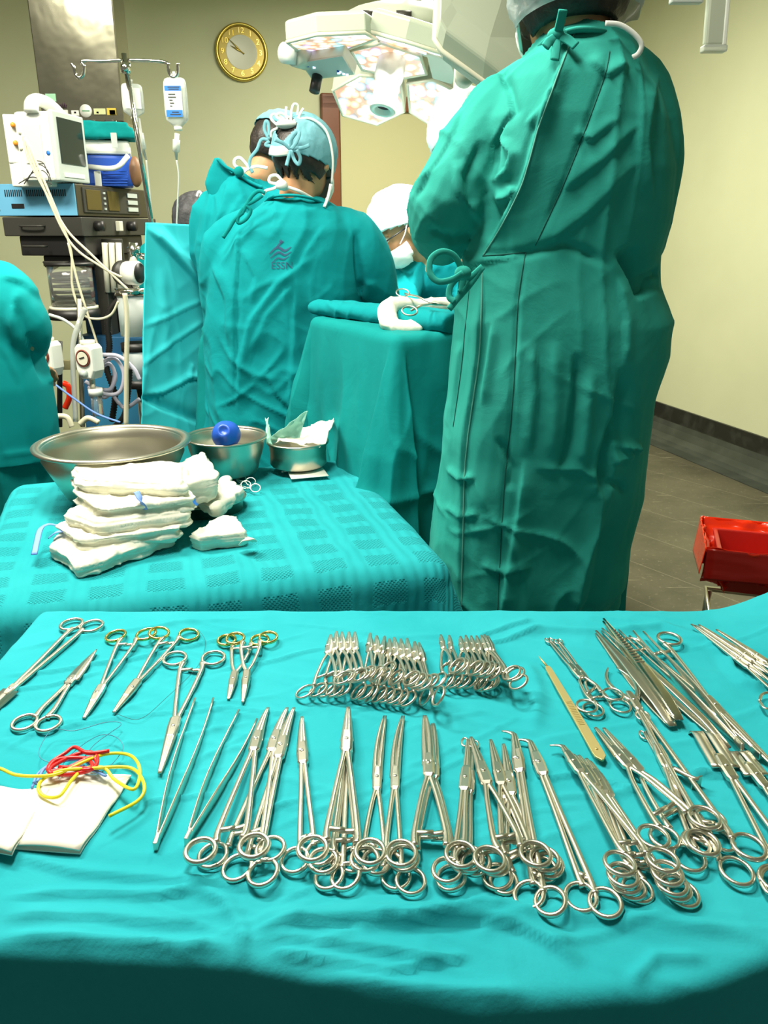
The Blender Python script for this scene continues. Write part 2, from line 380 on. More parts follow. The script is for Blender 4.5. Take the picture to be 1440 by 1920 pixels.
cz([(560, 1290), (700, 1200), (860, 1190)], .008, .0015, 0)
cz([(940, 1200), (1020, 1182), (1120, 1190), (1240, 1175), (1330, 1205), (1370, 1235)], .012, .006, 0)
cz([(1365, 1230), (1375, 1260), (1400, 1285), (1440, 1300)], .008, .008, -1)
cz([(985, 1240), (1010, 1300), (1000, 1380)], .012, .003, 0)
cz([(880, 1205), (960, 1175), (1000, 1165)], .007, .004, 1)
cz([(870, 1225), (960, 1200), (1020, 1180)], .005, .0025, 1)
cz([(1000, 1470), (1080, 1455), (1240, 1500)], .004, .0022, 1)
cz([(1230, 1440), (1340, 1460), (1440, 1455)], .006, .003, 1)
cz([(1000, 1500), (1150, 1490), (1290, 1460), (1440, 1420)], .006, .002, 0)
cz([(0, 1600), (140, 1640), (330, 1655), (600, 1680)], .008, .0025, 1)
random.seed(11)
for _ in range(46):
    x_, y_ = random.uniform(0, 1440), random.uniform(1180, 1760); a_ = random.choice((-.28, -.18, .08, -.35))+random.uniform(-.1, .1); l_ = random.uniform(60, 190)
    cz([(x_-l_*math.cos(a_), y_-l_*math.sin(a_)), (x_, y_+random.uniform(-6, 6)), (x_+l_*math.cos(a_), y_+l_*math.sin(a_))], random.uniform(.003, .007), random.uniform(.0007, .0014), random.choice((1, -1)))
def wr1(x, y, z, s, hang):
    o = np.zeros_like(x); h = 0*x
    for pts, w, a, sh in CR: o += seg_crease(x, y, pts, w, a, sh)
    top = np.clip(1-s/.03, 0, 1)
    o = o*(.25+.75*top)
    rx, ry = rot2(x, y, .35)
    o += top*(.0022*(ridged(np.stack([rx*7, ry*38, z*0], 1), 1))+.0016*(noise(np.stack([x*9, y*14, z*0], 1), 2)-.5))
    o += top*.001*ridged(np.stack([x*16, y*16, z*0+4], 1), 7)
    # lump under the cloth at the back right corner
    o += np.clip(1-s/.5, 0, 1)*.066*np.clip((x-.46)/.15, 0, 1)**1.5*np.clip((y-.86)/.16, 0, 1)
    h += hang*.010*(ridged(np.stack([x*6, z*14, y*0], 1), 9)-.3)
    return o, h
dr = drape('instrument_table_drape', M['table'], c0, V(1, 0, 0), V(0, 1, 0), 1.42, .565, TZ, (.34, .3, .42, .34), res=.0034, rad=.013, flare=.0, wr=wr1, edge=edge1, fold=(7., .014))
tag(dr, 'wide bright teal drape over the front table under all the instruments', 'drape')
def table_frame(label, corner, ua, ub, w, d, z, cat='table'):
    t = thing('trolley_table', label, cat, (corner.x, corner.y, 0))
    top = corner+ua*w/2+ub*d/2
    MB().box(V(top.x, top.y, z-.03), (w-.05, d-.05, .025), (ua, ub, V(0, 0, 1))).build('tabletop', M['steel_dull'], t, smooth=False)
    for i in (.08, w-.08):
        for j in (.08, d-.08):
            p = corner+ua*i+ub*j
            MB().tube([V(p.x, p.y, .05), V(p.x, p.y, z-.04)], .014).build('leg', M['steel_dull'], t)
            MB().sphere(V(p.x, p.y, .03), .03).build('wheel', M['black'], t)
    return t
table_frame('steel trolley hidden beneath the front instrument drape', c0, V(1, 0, 0), V(0, 1, 0), 1.42, .565, TZ)
# second table with woven drape
T2 = .85
FR = V(.079, 1.363, 0); U2 = Vector((math.cos(.27), math.sin(.27), 0)); V2 = Vector((-math.sin(.29), math.cos(.29), 0)); W2, D2 = .76, .66
c2 = FR-U2*W2
wm = cloth('woven_teal_drape', (.012, .31, .35), (.018, .345, .385), wr=.22, wscale=8)
N, L, b = nt(wm)
uvn = N.new('ShaderNodeUVMap'); sx = N.new('ShaderNodeSeparateXYZ'); wn = N.new('ShaderNodeTexNoise'); wn.inputs['Scale'].default_value = 7; wn.inputs['Detail'].default_value = 3
L.new(uvn.outputs[0], wn.inputs['Vector']); vm = N.new('ShaderNodeVectorMath'); vm.operation = 'MULTIPLY_ADD'; vm.inputs[1].default_value = (.03, .03, 0)
L.new(wn.outputs['Color'], vm.inputs[0]); L.new(uvn.outputs[0], vm.inputs[2]); L.new(vm.outputs[0], sx.inputs[0])
def mth(op, a, b_=None, c=None):
    n = N.new('ShaderNodeMath'); n.operation = op
    for i, x in enumerate((a, b_, c)):
        if x is None: continue
        if isinstance(x, (int, float)): n.inputs[i].default_value = x
        else: L.new(x, n.inputs[i])
    return n.outputs[0]
k = 2*math.pi/.0075
hole = mth('MULTIPLY', mth('SINE', mth('MULTIPLY', sx.outputs[0], k)), mth('SINE', mth('MULTIPLY', sx.outputs[1], k)))
hole = mth('SMOOTH_MIN', mth('MAXIMUM', hole, 0), .6, .2)
kb = 2*math.pi/.095
blk = mth('MULTIPLY', mth('SMOOTH_MIN', mth('MAXIMUM', mth('MULTIPLY', mth('ADD', mth('SINE', mth('MULTIPLY', sx.outputs[0], kb)), .5), 2.5), 0), 1, .1), mth('SMOOTH_MIN', mth('MAXIMUM', mth('MULTIPLY', mth('ADD', mth('SINE', mth('MULTIPLY', sx.outputs[1], kb*1.25)), .4), 2.5), 0), 1, .1))
hh = mth('MULTIPLY', hole, blk)
pu = mth('MULTIPLY', mth('SUBTRACT', 1, blk), mth('SINE', mth('MULTIPLY', sx.outputs[0], k*.35)))
tot = mth('SUBTRACT', mth('MULTIPLY', pu, .25), hh)
bp = N.new('ShaderNodeBump'); bp.inputs['Strength'].default_value = 1; bp.inputs['Distance'].default_value = .0030
L.new(tot, bp.inputs['Height'])
old = b.inputs['Normal'].links[0].from_socket; L.new(old, bp.inputs['Normal']); L.new(bp.outputs[0], b.inputs['Normal'])
bc = b.inputs['Base Color'].links[0].from_socket
mxn = N.new('ShaderNodeMixRGB'); mxn.inputs[2].default_value = (.001, .13, .15, 1); L.new(mth('MULTIPLY', hh, .55), mxn.inputs[0]); L.new(bc, mxn.inputs[1]); L.new(mxn.outputs[0], b.inputs['Base Color'])
def wr2(x, y, z, s, hang):
    o = .004*(noise(np.stack([x*5, y*5, z*0], 1), 12)-.5)+.003*ridged(np.stack([x*9, y*9, z*0], 1), 13)
    h = hang*.012*(ridged(np.stack([(x+y)*7, z*3, y*0], 1), 19)-.3)
    return o, h
d2 = drape('side_table_drape', wm, c2, U2, V2, W2, D2, T2, (.62, .62, .55, .5), res=.0085, rad=.045, flare=.14, wr=wr2, fold=(6., .022))
tag(d2, 'teal drape with woven waffle squares over the table holding basins', 'drape')
table_frame('steel trolley hidden beneath the woven waffle drape', c2, U2, V2, W2, D2, T2-.002)
# mayo stand in front of the surgeons
TM = 1.195
m0 = V(.036, 1.83, 0); UM = Vector((math.cos(.42), math.sin(.42), 0)); VM = Vector((-math.sin(.50), math.cos(.50), 0))
def wrm(x, y, z, s, hang):
    o = .004*(noise(np.stack([x*9, y*9, z*0], 1), 22)-.5)+.003*ridged(np.stack([x*12, y*12, z*0], 1), 23)
    h = hang*(.022*(ridged(np.stack([(x-y)*5, z*2.2, y*0], 1), 29)-.3)+.012*(ridged(np.stack([(x-y)*6+z*3, z*9, y*0], 1), 31)-.3))
    return o, h
dm = drape('tray_stand_drape', M['gown_dark'], m0, UM, VM, .55, .44, TM, (1.0, .3, .95, .3), res=.0085, rad=.025, flare=.10, wr=wrm, fold=(8., .018))
tag(dm, 'dark teal drape hanging to the floor from the raised tray stand', 'drape')
t = thing('tray_stand', 'steel tray stand hidden beneath the tall dark teal drape', 'stand', (m0.x+.25, m0.y+.3, 0))
cc = m0+UM*.27+VM*.2
MB().box(V(cc.x, cc.y, TM-.02), (.5, .4, .015), (UM, VM, V(0, 0, 1))).build('tray', M['steel_dull'], t, smooth=False)
MB().tube([V(cc.x+.2, cc.y+.12, .04), V(cc.x+.2, cc.y+.12, TM-.03)], .016).build('pole', M['steel_dull'], t)
MB().tube([V(cc.x+.2, cc.y-.1, .03), V(cc.x+.2, cc.y+.3, .03)], .02).build('base', M['steel_dull'], t)
# patient on the operating table under drapes
PC = V(.15, 3.07, 0)
po = PC-A_*.56-B_*.30
def lumpP(cu, cv, s):
    a = np.clip(1-np.abs(cv-.30)/.30, 0, 1)**.6; return .10*a*np.clip(1-s*3, 0, 1)*(.6+.4*np.clip(cu/.6, 0, 1))
def wrp(x, y, z, s, hang):
    return .008*(ridged(np.stack([x*6, y*6, z*0], 1), 41)-.3), hang*(.03*(ridged(np.stack([x*1.5, z*7, y*0], 1), 43)-.3)+.012*noise(np.stack([x*6, z*3, y*0], 1), 44))
dp = drape('patient_drape', M['gown_dark'], po, A_, B_, .92, .60, .93, (.12, .12, .86, .6), res=.015, rad=.05, flare=.05, wr=wrp, lump=lumpP, fold=(5., .02))
tag(dp, 'dark teal drapes covering the patient on the operating table', 'drape')
t = thing('operating_table', 'operating table hidden beneath the patient drapes', 'table', (PC.x, PC.y, 0))
MB().box(V(PC.x+.05, PC.y, .87), (1.2, .5, .07), (A_, B_, V(0, 0, 1))).build('table_pad', M['black'], t, smooth=False, bevel=.02)
MB().box(V(PC.x, PC.y, .45), (.3, .25, .78), (A_, B_, V(0, 0, 1))).build('column', M['steel_dull'], t, smooth=False, bevel=.02)
MB().box(V(PC.x, PC.y, .05), (.9, .42, .1), (A_, B_, V(0, 0, 1))).build('base', M['steel_dull'], t, smooth=False, bevel=.02)
# ------------------------------------------------------------------ instruments
def ringpts(c, e, a, r1, r2, n=28): return [c+e*r1*math.cos(t)+a*r2*math.sin(t) for t in [2*math.pi*k/n for k in range(n)]]
def clamp(name, label, cat, tip, r1, r2, h=(0, 0, 0), kind='clamp', lock=.30, curve=0., rr=.0125, ro=1.18, th=1., mat='steel', rmat=None, group=None, jw=1., gap=0., lift=0., tiplift=0., rt=.0017):
    """finger-ring instrument: tip and ring centres in pixels, h = height of tip, ring 1, ring 2 above the cloth"""
    m = M[mat]; rm = M[rmat] if rmat else m
    z0 = TZ+.0055
    T = G(*tip, z0+h[0]+tiplift); R1 = G(*r1, z0+h[1]); R2 = G(*r2, z0+h[2])
    mid = (R1+R2)/2; L = T.lerp(mid, lock); a = (L-mid).normalized(); e = (R2-R1)
    sep = e.length; e = (e-a*e.dot(a)); e = e.normalized() if e.length > 1e-4 else a.cross(V(0, 0, 1)).normalized()
    nrm = e.cross(a).normalized(); nrm = nrm if nrm.z > 0 else -nrm
    t = thing(name, label, cat, (mid.x, mid.y, TZ), group)
    # box lock
    ll = (.019 if kind != 'scissors' else .010)*(1.0+.3*(th-1)); lw = (.0050 if kind != 'scissors' else .0042)*th*jw
    if kind != 'plainx':
        sec = []
        for s, w, hh in ((-1, .55, .6), (-.8, .95, 1), (0, 1.0, 1), (.8, .78, .9), (1, .6, .6)):
            c = L+a*s*ll; W_, H_ = lw*w, .0028*hh*th
            sec.append([c+e*W_*x+nrm*H_*y for x, y in ((-1, -.6), (-.6, -1), (.6, -1), (1, -.6), (1, .6), (.6, 1), (-.6, 1), (-1, .6))])
        MB().loft(sec).build('box_lock', m, t, smooth=False, bevel=.0004)
        MB().lathe([(.0001, 0), (.0017*th, 0), (.0015*th, .0006), (.0001, .0007)], L+nrm*.0028*th, 12, (e, a, nrm)).build('pivot_screw', m, t)
    # jaws
    ax = T-L; jl = ax.length; aj = ax.normalized(); lat = aj.cross(V(0, 0, 1)).normalized()
    for sgn in (-1, 1):
        pts, rad = [], []; n = 14
        for i in range(n+1):
            s = i/n; p = L+ax*s
            open_ = gap*math.sin(math.pi*min(1, s*.9))*.5 + .0010*th*(1-s)
            p = p+lat*(sgn*(open_+.0006*th))
            if kind == 'right_angle':
                k = max(0, (s-.80)/.20); p = p-aj*jl*.10*k*k + lat*curve*k**1.3
                p = p + V(0, 0, 1)*-.0*k
            else: p = p+lat*curve*s**2.2*jl + nrm*lift*s*s*jl
            w = (.0040*(1-s)**.8+.0010*s)*th*jw
            if kind == 'flat': w = .0045*th
            if kind == 'loop': w = .0016*th
            pts.append(p); rad.append(w)
        q = MB()
        if kind == 'scissors':
            secs = []
            for i, p in enumerate(pts):
                s = i/n; hw = (.0052*(1-s**2.2)+.0006)*th
                secs.append([p+lat*hw*x+nrm*(.0011*y+sgn*.0011) for x, y in ((-1, 0), (0, -1), (1, -.4), (1, .4), (0, 1))])
            q.loft(secs)
        elif kind == 'flat':
            secs = []
            for i, p in enumerate(pts):
                s = i/n; hw = .0052*th; k = max(0, (s-.82)/.18)
                p = p+lat*sgn*.0048*th-nrm*.012*k*k
                secs.append([p+lat*hw*.9*x+nrm*(.0013*y) for x, y in ((-1, -1), (1, -1), (1, 1), (-1, 1))])
            q.loft(secs)
        else: q.tube(pts, rad, 8, up=nrm, flat=.72)
        if kind == 'loop':
            c = T+lat*sgn*.0030*th
            q.tube(ringpts(c-aj*.004, lat, aj, .0030*th, .0065*th, 16), .0011*th, 6, close=True)
        q.build('jaw', m, t)
    # shanks, rings, ratchets
    J = []; zsg = {-1: -.0006, 1: .0006}
    for sgn, R, h_ in ((1, R2, h[2]), (-1, R1, h[1])):
        ins = min(rr*1.0, sep*.30)
        att = R-e*sgn*ins*.86+a*rr*ro*.62
        j = R-e*sgn*min(rr*1.1, sep*.23)+a*rr*2.1; J.append(j)
        st = L-a*ll*.6-e*sgn*(-.0012)*th
        q = L.lerp(j, .5)+e*sgn*.0004
        path = spline([st, L-a*ll*1.0+e*sgn*.0016*th, q, j, att], 7)
        n = len(path); rad = [(.0025-.0006*math.sin(math.pi*i/(n-1))+.0004*(i/(n-1)))*th for i in range(n)]
        hh = MB().tube(path, rad, 8, up=nrm, flat=.8).build('shank', m, t)
        rg = MB().tube(ringpts(R, e, a, rr-.001, rr*ro-.001), rt*th, 8, close=True, up=nrm, flat=1.15).build('finger_ring', rm, t)
        if rmat: rg['label'] = 'gold plated finger ring'
    if kind != 'scissors':
        for k, (p, q) in enumerate(((J[0], J[1]), (J[1], J[0]))):
            d = q-p; 
            MB().tube([p-a*.001, p+d*.12-a*.0022, p+d*.34-a*.0026+nrm*(.0006 if k else -.0006), p+d*.6-a*.0026+nrm*(.0010 if k else -.0010)], [.0016*th, .0024*th, .0022*th, .0019*th], 8, up=nrm, flat=.75).build('ratchet', m, t)
    return t
def tweezer(label, base, t1, t2, h=.0, w=.0045, mat='steel', stand=True, curve=0, name='tissue_forceps', wide=1., group=None, pad=None):
    m = M[mat]; z = TZ+.006+h
    Bp = G(*base, z); T1 = G(*t1, z); T2 = G(*t2, z)
    t = thing(name, label, 'forceps', (Bp.x, Bp.y, TZ), group)
    q0 = (T1+T2)/2-Bp; a = q0.normalized()
    for T in (T1, T2):
        secs = []; d = T-Bp; lat = d.normalized().cross(V(0, 0, 1)).normalized()
        sgn = 1 if (T-(T1+T2)/2).dot(a.cross(V(0, 0, 1))) > 0 else -1
        for i in range(17):
            s = i/16; p = Bp+d*s+lat*sgn*.004*math.sin(math.pi*s)
            hw = w*(.35 if s < .02 else (.7+.6*math.sin(math.pi*min(1, s*1.3))) * (1-.72*max(0, s-.35)/.65))
            secs.append([p+V(0, 0, 1)*hw*y*(1 if stand else .2)+lat*x*(.0011 if stand else hw*wide) for x, y in ((-1, -.8), (-.4, -1), (.4, -1), (1, -.8), (1, .8), (.4, 1), (-.4, 1), (-1, .8))])
        MB().loft(secs).build('arm', m, t)
    MB().box(Bp+a*.006, (.014, .004, .009 if stand else .004), (a, a.cross(V(0, 0, 1)), V(0, 0, 1))).build('spring_end', m, t, smooth=False, bevel=.001)
    return t
FC = 'forceps'
# back left: long scissors, scissors, needle holders
clamp('dissecting_scissors', 'long steel dissecting scissors reaching off the left edge of the drape', 'scissors', (-95, 1400), (134, 1171), (172, 1174), kind='scissors', lock=.40, rr=.0148, th=1.35)
clamp('surgical_scissors', 'short steel scissors pointing away, lying above the paper packs', 'scissors', (180, 1219), (46, 1355), (91, 1357), kind='scissors', lock=.46, rr=.0135, ro=1.15, th=1.3)
NH = 'needle holder'
clamp('needle_holder', 'gold-ringed long needle holder nearest the steel scissors, tip towards the front', NH, (157, 1347), (217, 1192), (274, 1189), lock=.26, rr=.0135, th=1.15, rmat='gold', h=(0, 0, .004))
clamp('needle_holder', 'gold-ringed long needle holder with its ring over the neighbouring gold ring', NH, (213, 1336), (298, 1187), (354, 1190), lock=.27, rr=.0132, th=1.15, rmat='gold', h=(0, .006, 0))
clamp('needle_holder', 'large all-steel needle holder lying just beside the two open tissue forceps', NH, (299, 1450), (328, 1235), (400, 1234), lock=.34, rr=.0148, th=1.3)
clamp('needle_holder', 'short gold-ringed needle holder, left of the overlapping short pair', NH, (428, 1311), (425, 1200), (487, 1200), lock=.30, rr=.0125, th=1.1, rmat='gold', jw=.9)
clamp('needle_holder', 'short gold-ringed needle holder, right of the overlapping short pair', NH, (455, 1317), (441, 1197), (503, 1195), h=(0, .006, .006), lock=.33, rr=.0125, th=1.1, rmat='gold', jw=.9)
# tissue forceps
tweezer('open steel tissue forceps with bent tips, left of the two standing pairs', (291, 1587), (366, 1309), (400, 1309), w=.0052)
tweezer('open steel tissue forceps beside the first large clamp, its leg passing under it', (349, 1578), (448, 1331), (482, 1348), w=.0052)
# front row of large clamps
BC = 'surgical clamp'
clamp('curved_clamp', 'large bright clamp at the left end of the front row, tip curving right', BC, (497, 1327), (376, 1595), (476, 1586), h=(0, .012, .012), lock=.29, curve=.05, rr=.0134, th=1.25, rt=.0019)
clamp('curved_clamp', 'large clamp tucked beneath the leftmost clamp of the front row', BC, (533, 1327), (399, 1604), (507, 1592), h=(0, 0, .004), lock=.28, curve=.05, rr=.0130, th=1.25)
clamp('curved_clamp', 'large nearly closed clamp with both rings nearest the table edge on the left', BC, (546, 1327), (445, 1627), (493, 1636), h=(.002, 0, .003), lock=.30, curve=.04, rr=.0132, th=1.25)
clamp('curved_clamp', 'bright clamp standing between the left trio and the tall straight stack', BC, (564, 1344), (553, 1613), (600, 1599), h=(0, 0, .003), lock=.31, curve=.02, rr=.0128, th=1.2)
clamp('straight_clamp', 'tall straight clamp lying on top of the three-clamp stack', BC, (653, 1326), (586, 1591), (694, 1597), h=(.006, .014, .014), lock=.29, rr=.0132, th=1.3)
clamp('straight_clamp', 'tall straight clamp in the middle of the three-clamp stack', BC, (650, 1337), (606, 1614), (684, 1611), h=(.003, .006, .006), lock=.29, rr=.0126, th=1.2)
clamp('straight_clamp', 'tall straight clamp at the bottom of the stack, rings crossing at the front', BC, (655, 1345), (617, 1643), (648, 1643), h=(0, 0, .003), lock=.28, rr=.0128, th=1.2)
clamp('curved_clamp', 'slim curved clamp, left of the pair with tips bowing right', BC, (711, 1342), (662, 1612), (742, 1643), h=(0, 0, .0), lock=.48, curve=.06, rr=.0128, th=1.1, gap=.003, jw=.85)
clamp('curved_clamp', 'slim curved clamp, right of the pair with tips bowing right', BC, (743, 1342), (706, 1616), (770, 1652), h=(0, .004, .003), lock=.47, curve=.07, rr=.0128, th=1.1, gap=.003, jw=.85)
clamp('curved_clamp', 'wide open ratcheted clamp lying on top, tip leaning left', BC, (801, 1342), (752, 1600), (864, 1602), h=(.004, .012, .012), lock=.42, curve=-.03, rr=.0136, th=1.25, gap=.003)
clamp('curved_clamp', 'wide open ratcheted clamp beneath its twin, tip showing on the right', BC, (812, 1357), (757, 1609), (873, 1613), h=(0, .005, .005), lock=.38, curve=.0, rr=.0134, th=1.2, gap=.002)
clamp('fenestrated_clamp', 'slim clamp with an open loop tip standing upright in the row', BC, (878, 1388), (838, 1631), (880, 1610), h=(.004, .008, .008), lock=.36, kind='loop', rr=.0126, th=1.15)
clamp('fenestrated_clamp', 'slim clamp with a loop tip lying under the upright one', BC, (886, 1392), (846, 1646), (892, 1618), h=(0, 0, .003), lock=.36, kind='loop', rr=.0128, th=1.1)
clamp('straight_clamp', 'grey clamp slanting right from the loop-tipped pair, lying on top', BC, (883, 1382), (918, 1611), (1004, 1601), h=(.004, .014, .014), lock=.35, rr=.0134, th=1.2, mat='steel_dull')
clamp('straight_clamp', 'grey pointed clamp, left of the two crossed behind the slanting one', BC, (920, 1387), (927, 1618), (1021, 1611), h=(0, .008, .008), lock=.33, rr=.0128, th=1.15, mat='steel_dull')
clamp('straight_clamp', 'grey pointed clamp, right of the two crossed behind the slanting one', BC, (944, 1395), (932, 1644), (1028, 1622), h=(0, .0, .003), lock=.36, rr=.0128, th=1.15, mat='steel_dull')
clamp('straight_clamp', 'grey clamp lowest in the crossed bundle, one ring towards the front edge', BC, (922, 1400), (944, 1653), (1018, 1630), h=(-.001, -.001, 0), lock=.36, rr=.0122, th=1.1, mat='steel_dull')
clamp('right_angle_clamp', 'long clamp with hooked tip, left of the hooked pair', BC, (962, 1366), (992, 1678), (1032, 1690), h=(.002, .002, .006), kind='right_angle', curve=-.012, lock=.24, rr=.0128, th=1.25)
clamp('right_angle_clamp', 'long clamp with hooked tip, right of the hooked pair', BC, (990, 1381), (1089, 1682), (1135, 1693), h=(.002, .002, .004), kind='right_angle', curve=-.012, lock=.21, rr=.0132, th=1.25)
# curved bundle on the right of the front row
clamp('right_angle_clamp', 'uppermost hook-tipped clamp lying across the right-hand bundle', BC, (1050, 1392), (1162, 1619), (1243, 1613), h=(.006, .018, .018), kind='right_angle', curve=-.012, lock=.20, rr=.0128, th=1.1)
for i, (tp, ra, rb) in enumerate((((1077, 1414), (1168, 1641), (1251, 1637)), ((1087, 1416), (1172, 1652), (1259, 1655)), ((1101, 1422), (1181, 1662), (1266, 1664)), ((1108, 1427), (1195, 1668), (1281, 1676)))):
    clamp('curved_clamp', ('curved clamp second from the top of the right-hand bundle', 'curved clamp in the middle of the right-hand bundle', 'curved clamp second from the bottom of the right-hand bundle',
          'lowest curved clamp of the right-hand bundle, touching the cloth')[i], BC, tp, ra, rb, h=(.004-.001*i, .013-.004*i, .014-.0045*i), lock=.22, curve=-.03, rr=.0125, th=1.1)
# open straight clamps at the right
clamp('straight_clamp', 'open clamp with slim jaws, left of the crossing pair by the scalpel handle', BC, (1116, 1364), (1225, 1569), (1321, 1533), h=(.003, .010, .012), lock=.34, rr=.0134, th=1.15)
clamp('straight_clamp', 'open clamp with slim jaws, right of the crossing pair by the scalpel handle', BC, (1132, 1365), (1246, 1571), (1333, 1537), h=(0, .003, .004), lock=.37, rr=.0128, th=1.15)
clamp('fenestrated_clamp', 'long clamp with spread prongs lying beside the broad dressing forceps', BC, (1148, 1252), (1318, 1580), (1404, 1588), h=(0, .008, .008), lock=.25, rr=.0140, th=1.25, gap=.030, jw=.8)
clamp('fenestrated_clamp', 'long clamp with looped tip pointing at the broad dressing forceps', BC, (1203, 1338), (1292, 1609), (1381, 1634), h=(.003, .002, .002), kind='loop', lock=.34, rr=.0138, th=1.2)
clamp('fenestrated_clamp', 'clamp with small toothed loop tip just in front of its longer twin', BC, (1209, 1374), (1305, 1580), (1352, 1576), h=(0, .004, .0), kind='loop', lock=.46, rr=.0122, th=1.1)
clamp('broad_jawed_clamp', 'long clamp with two broad flat blades bent down at the ends', BC, (1313, 1361), (1455, 1650), (1520, 1640), h=(.006, .004, .004), kind='flat', lock=.33, rr=.0135, th=1.25)
clamp('broad_jawed_clamp', 'flat-bladed clamp nearest the right edge of the picture', BC, (1378, 1402), (1540, 1660), (1600, 1640), h=(.004, .004, .004), kind='flat', lock=.25, rr=.0135, th=1.1)
# upper right: long instruments
clamp('sponge_forceps', 'slim loop-tipped forceps with crossed rings, left one by the scalpel', FC, (1028, 1198), (1100, 1324), (1149, 1302), h=(0, .004, .006), kind='loop', lock=.56, rr=.0118, th=.9, gap=.003)
clamp('sponge_forceps', 'slim loop-tipped forceps with crossed rings, right one by the scalpel', FC, (1045, 1200), (1112, 1331), (1163, 1324), h=(0, .0, .001), kind='loop', lock=.52, rr=.0120, th=.9, gap=.003)
clamp('long_forceps', 'very long instrument with two rings at the far edge, shanks leading right', 'long forceps', (1470, 1455), (1187, 1209), (1255, 1198), h=(.004, .002, .004), lock=.45, rr=.0150, ro=1.15, th=1.35, jw=.9)
def bar(name, label, cat, pts, w0, w1, h=.004, mat='steel', n=10, flat=.8, group=None):
    q = [G(x, y, TZ+.006+h+(z if len(c) > 2 else 0)) for c in pts for x, y, z in [(c[0], c[1], c[2] if len(c) > 2 else 0)]]
    pp = spline(q, 6); m = len(pp); rad = [w0+(w1-w0)*i/(m-1) for i in range(m)]
    o = MB().tube(pp, rad, n, up=V(0, 0, 1), flat=flat).build(name, M[mat], None, loc=(q[0].x, q[0].y, TZ))
    return tag(o, label, cat, group)
def broad(label, base, tip, w, h, mat, name='dressing_forceps', ridges=False):
    m = M[mat]; z = TZ+.006+h; B0 = G(*base, z); T = G(*tip, z)
    a = (T-B0).normalized(); l = a.cross(V(0, 0, 1)); d = (T-B0).length
    t = thing(name, label, FC, (B0.x, B0.y, TZ))
    for k in (0, 1):
        secs = []
        for i in range(25):
            s = i/24; hw = w*(.75 if s == 0 else 1)*(1 if s < .45 else 1-.80*((s-.45)/.55)**.8)*(.72+.28*min(1, s*4+.3))
            bend = .004*math.sin(math.pi*s)*(1 if k else -1)+.004*k*min(1, s*6)
            p = B0+a*d*s+V(0, 0, 1)*bend
            secs.append([p+l*hw*x+V(0, 0, .0010*y) for x, y in ((-1, -.6), (-.8, -1), (.8, -1), (1, -.6), (1, .6), (.8, 1), (-.8, 1), (-1, .6))])
        arm = MB().loft(secs).build('arm', m, t)
        if ridges and k:
            q = MB()
            for j in range(14):
                s = .47+j*.028; hw = w*(1-.80*((s-.45)/.55)**.8)
                q.box(B0+a*d*s+V(0, 0, .0054+.004*math.sin(math.pi*s)), (.0014, hw*1.7, .0008), (a, l, V(0, 0, 1)))
            q.build('grip_ridges', M['steel_dull'], arm, smooth=False)
    return t
broad('broad steel dressing forceps with ridged grip, lower of the pair', (1262, 1362), (1117, 1188), .0072, .001, 'steel_dull')
broad('broad bright dressing forceps with ridged grip, on top of the pair', (1275, 1350), (1131, 1165), .0066, .007, 'steel_bright', ridges=True)
LF = 'forceps'
broad('long narrow forceps lying between the broad pair and the long rods', (1367, 1402), (1128, 1183), .0042, .003, 'steel_dull')
tweezer('long slim forceps on its side among the long rods, ends near the hooks', (1392, 1400), (1187, 1183), (1206, 1184), h=.008, w=.0052)
tweezer('long forceps with a very slender point reaching the far table edge', (1425, 1418), (1160, 1181), (1180, 1192), h=.002, w=.0048)
# long rods at the far right
for i, (p0, p1, lb) in enumerate((((1299, 1170), (1500, 1340), 'long steel rod-like clamp lowest at the far right corner, nearest the front'),
        ((1305, 1172), (1500, 1318), 'long steel rod-like clamp second from the front at the far right corner'),
        ((1312, 1171), (1500, 1300), 'long steel rod-like clamp in the middle of the far right corner bundle'),
        ((1345, 1180), (1500, 1288), 'long steel rod-like clamp with blunt end at the far right corner'))):
    clamp('long_clamp', lb, BC, p0, (p1[0]+30, p1[1]+40), (p1[0]+75, p1[1]+20), h=(.004+.002*i, .003+.003*i, .003+.003*i), lock=.40, rr=.0125, th=1.0, curve=-.02)
bar('ring_probe', 'steel ring just entering the picture at the far right edge', 'instrument', [(1424, 1315), (1428, 1303), (1440, 1299), (1456, 1304), (1460, 1318), (1450, 1328), (1434, 1328), (1424, 1315)], .0018, .0018)
bar('ring_probe', 'steel ring just entering the picture at the lower right edge', 'instrument', [(1426, 1652), (1430, 1635), (1445, 1626), (1465, 1634), (1472, 1654), (1460, 1674), (1440, 1674), (1426, 1652)], .0019, .0019)
# retractor with right-angle blade showing under the clamps
t = thing('retractor', 'small retractor whose bent square blade shows beyond the spread clamp', 'retractor', tuple(G(1306, 1465, TZ)))
q = [G(1262, 1440, TZ+.010), G(1296, 1458, TZ+.012), G(1310, 1462, TZ+.012)]
MB().tube(spline(q, 6), .0025, 8).build('shaft', M['steel'], t)
MB().box(G(1306, 1468, TZ+.006), (.012, .0016, .014), (V(.9, .4, 0).normalized(), V(-.4, .9, 0).normalized(), V(0, 0, 1))).build('blade', M['steel_dull'], t, smooth=False, bevel=.0005)
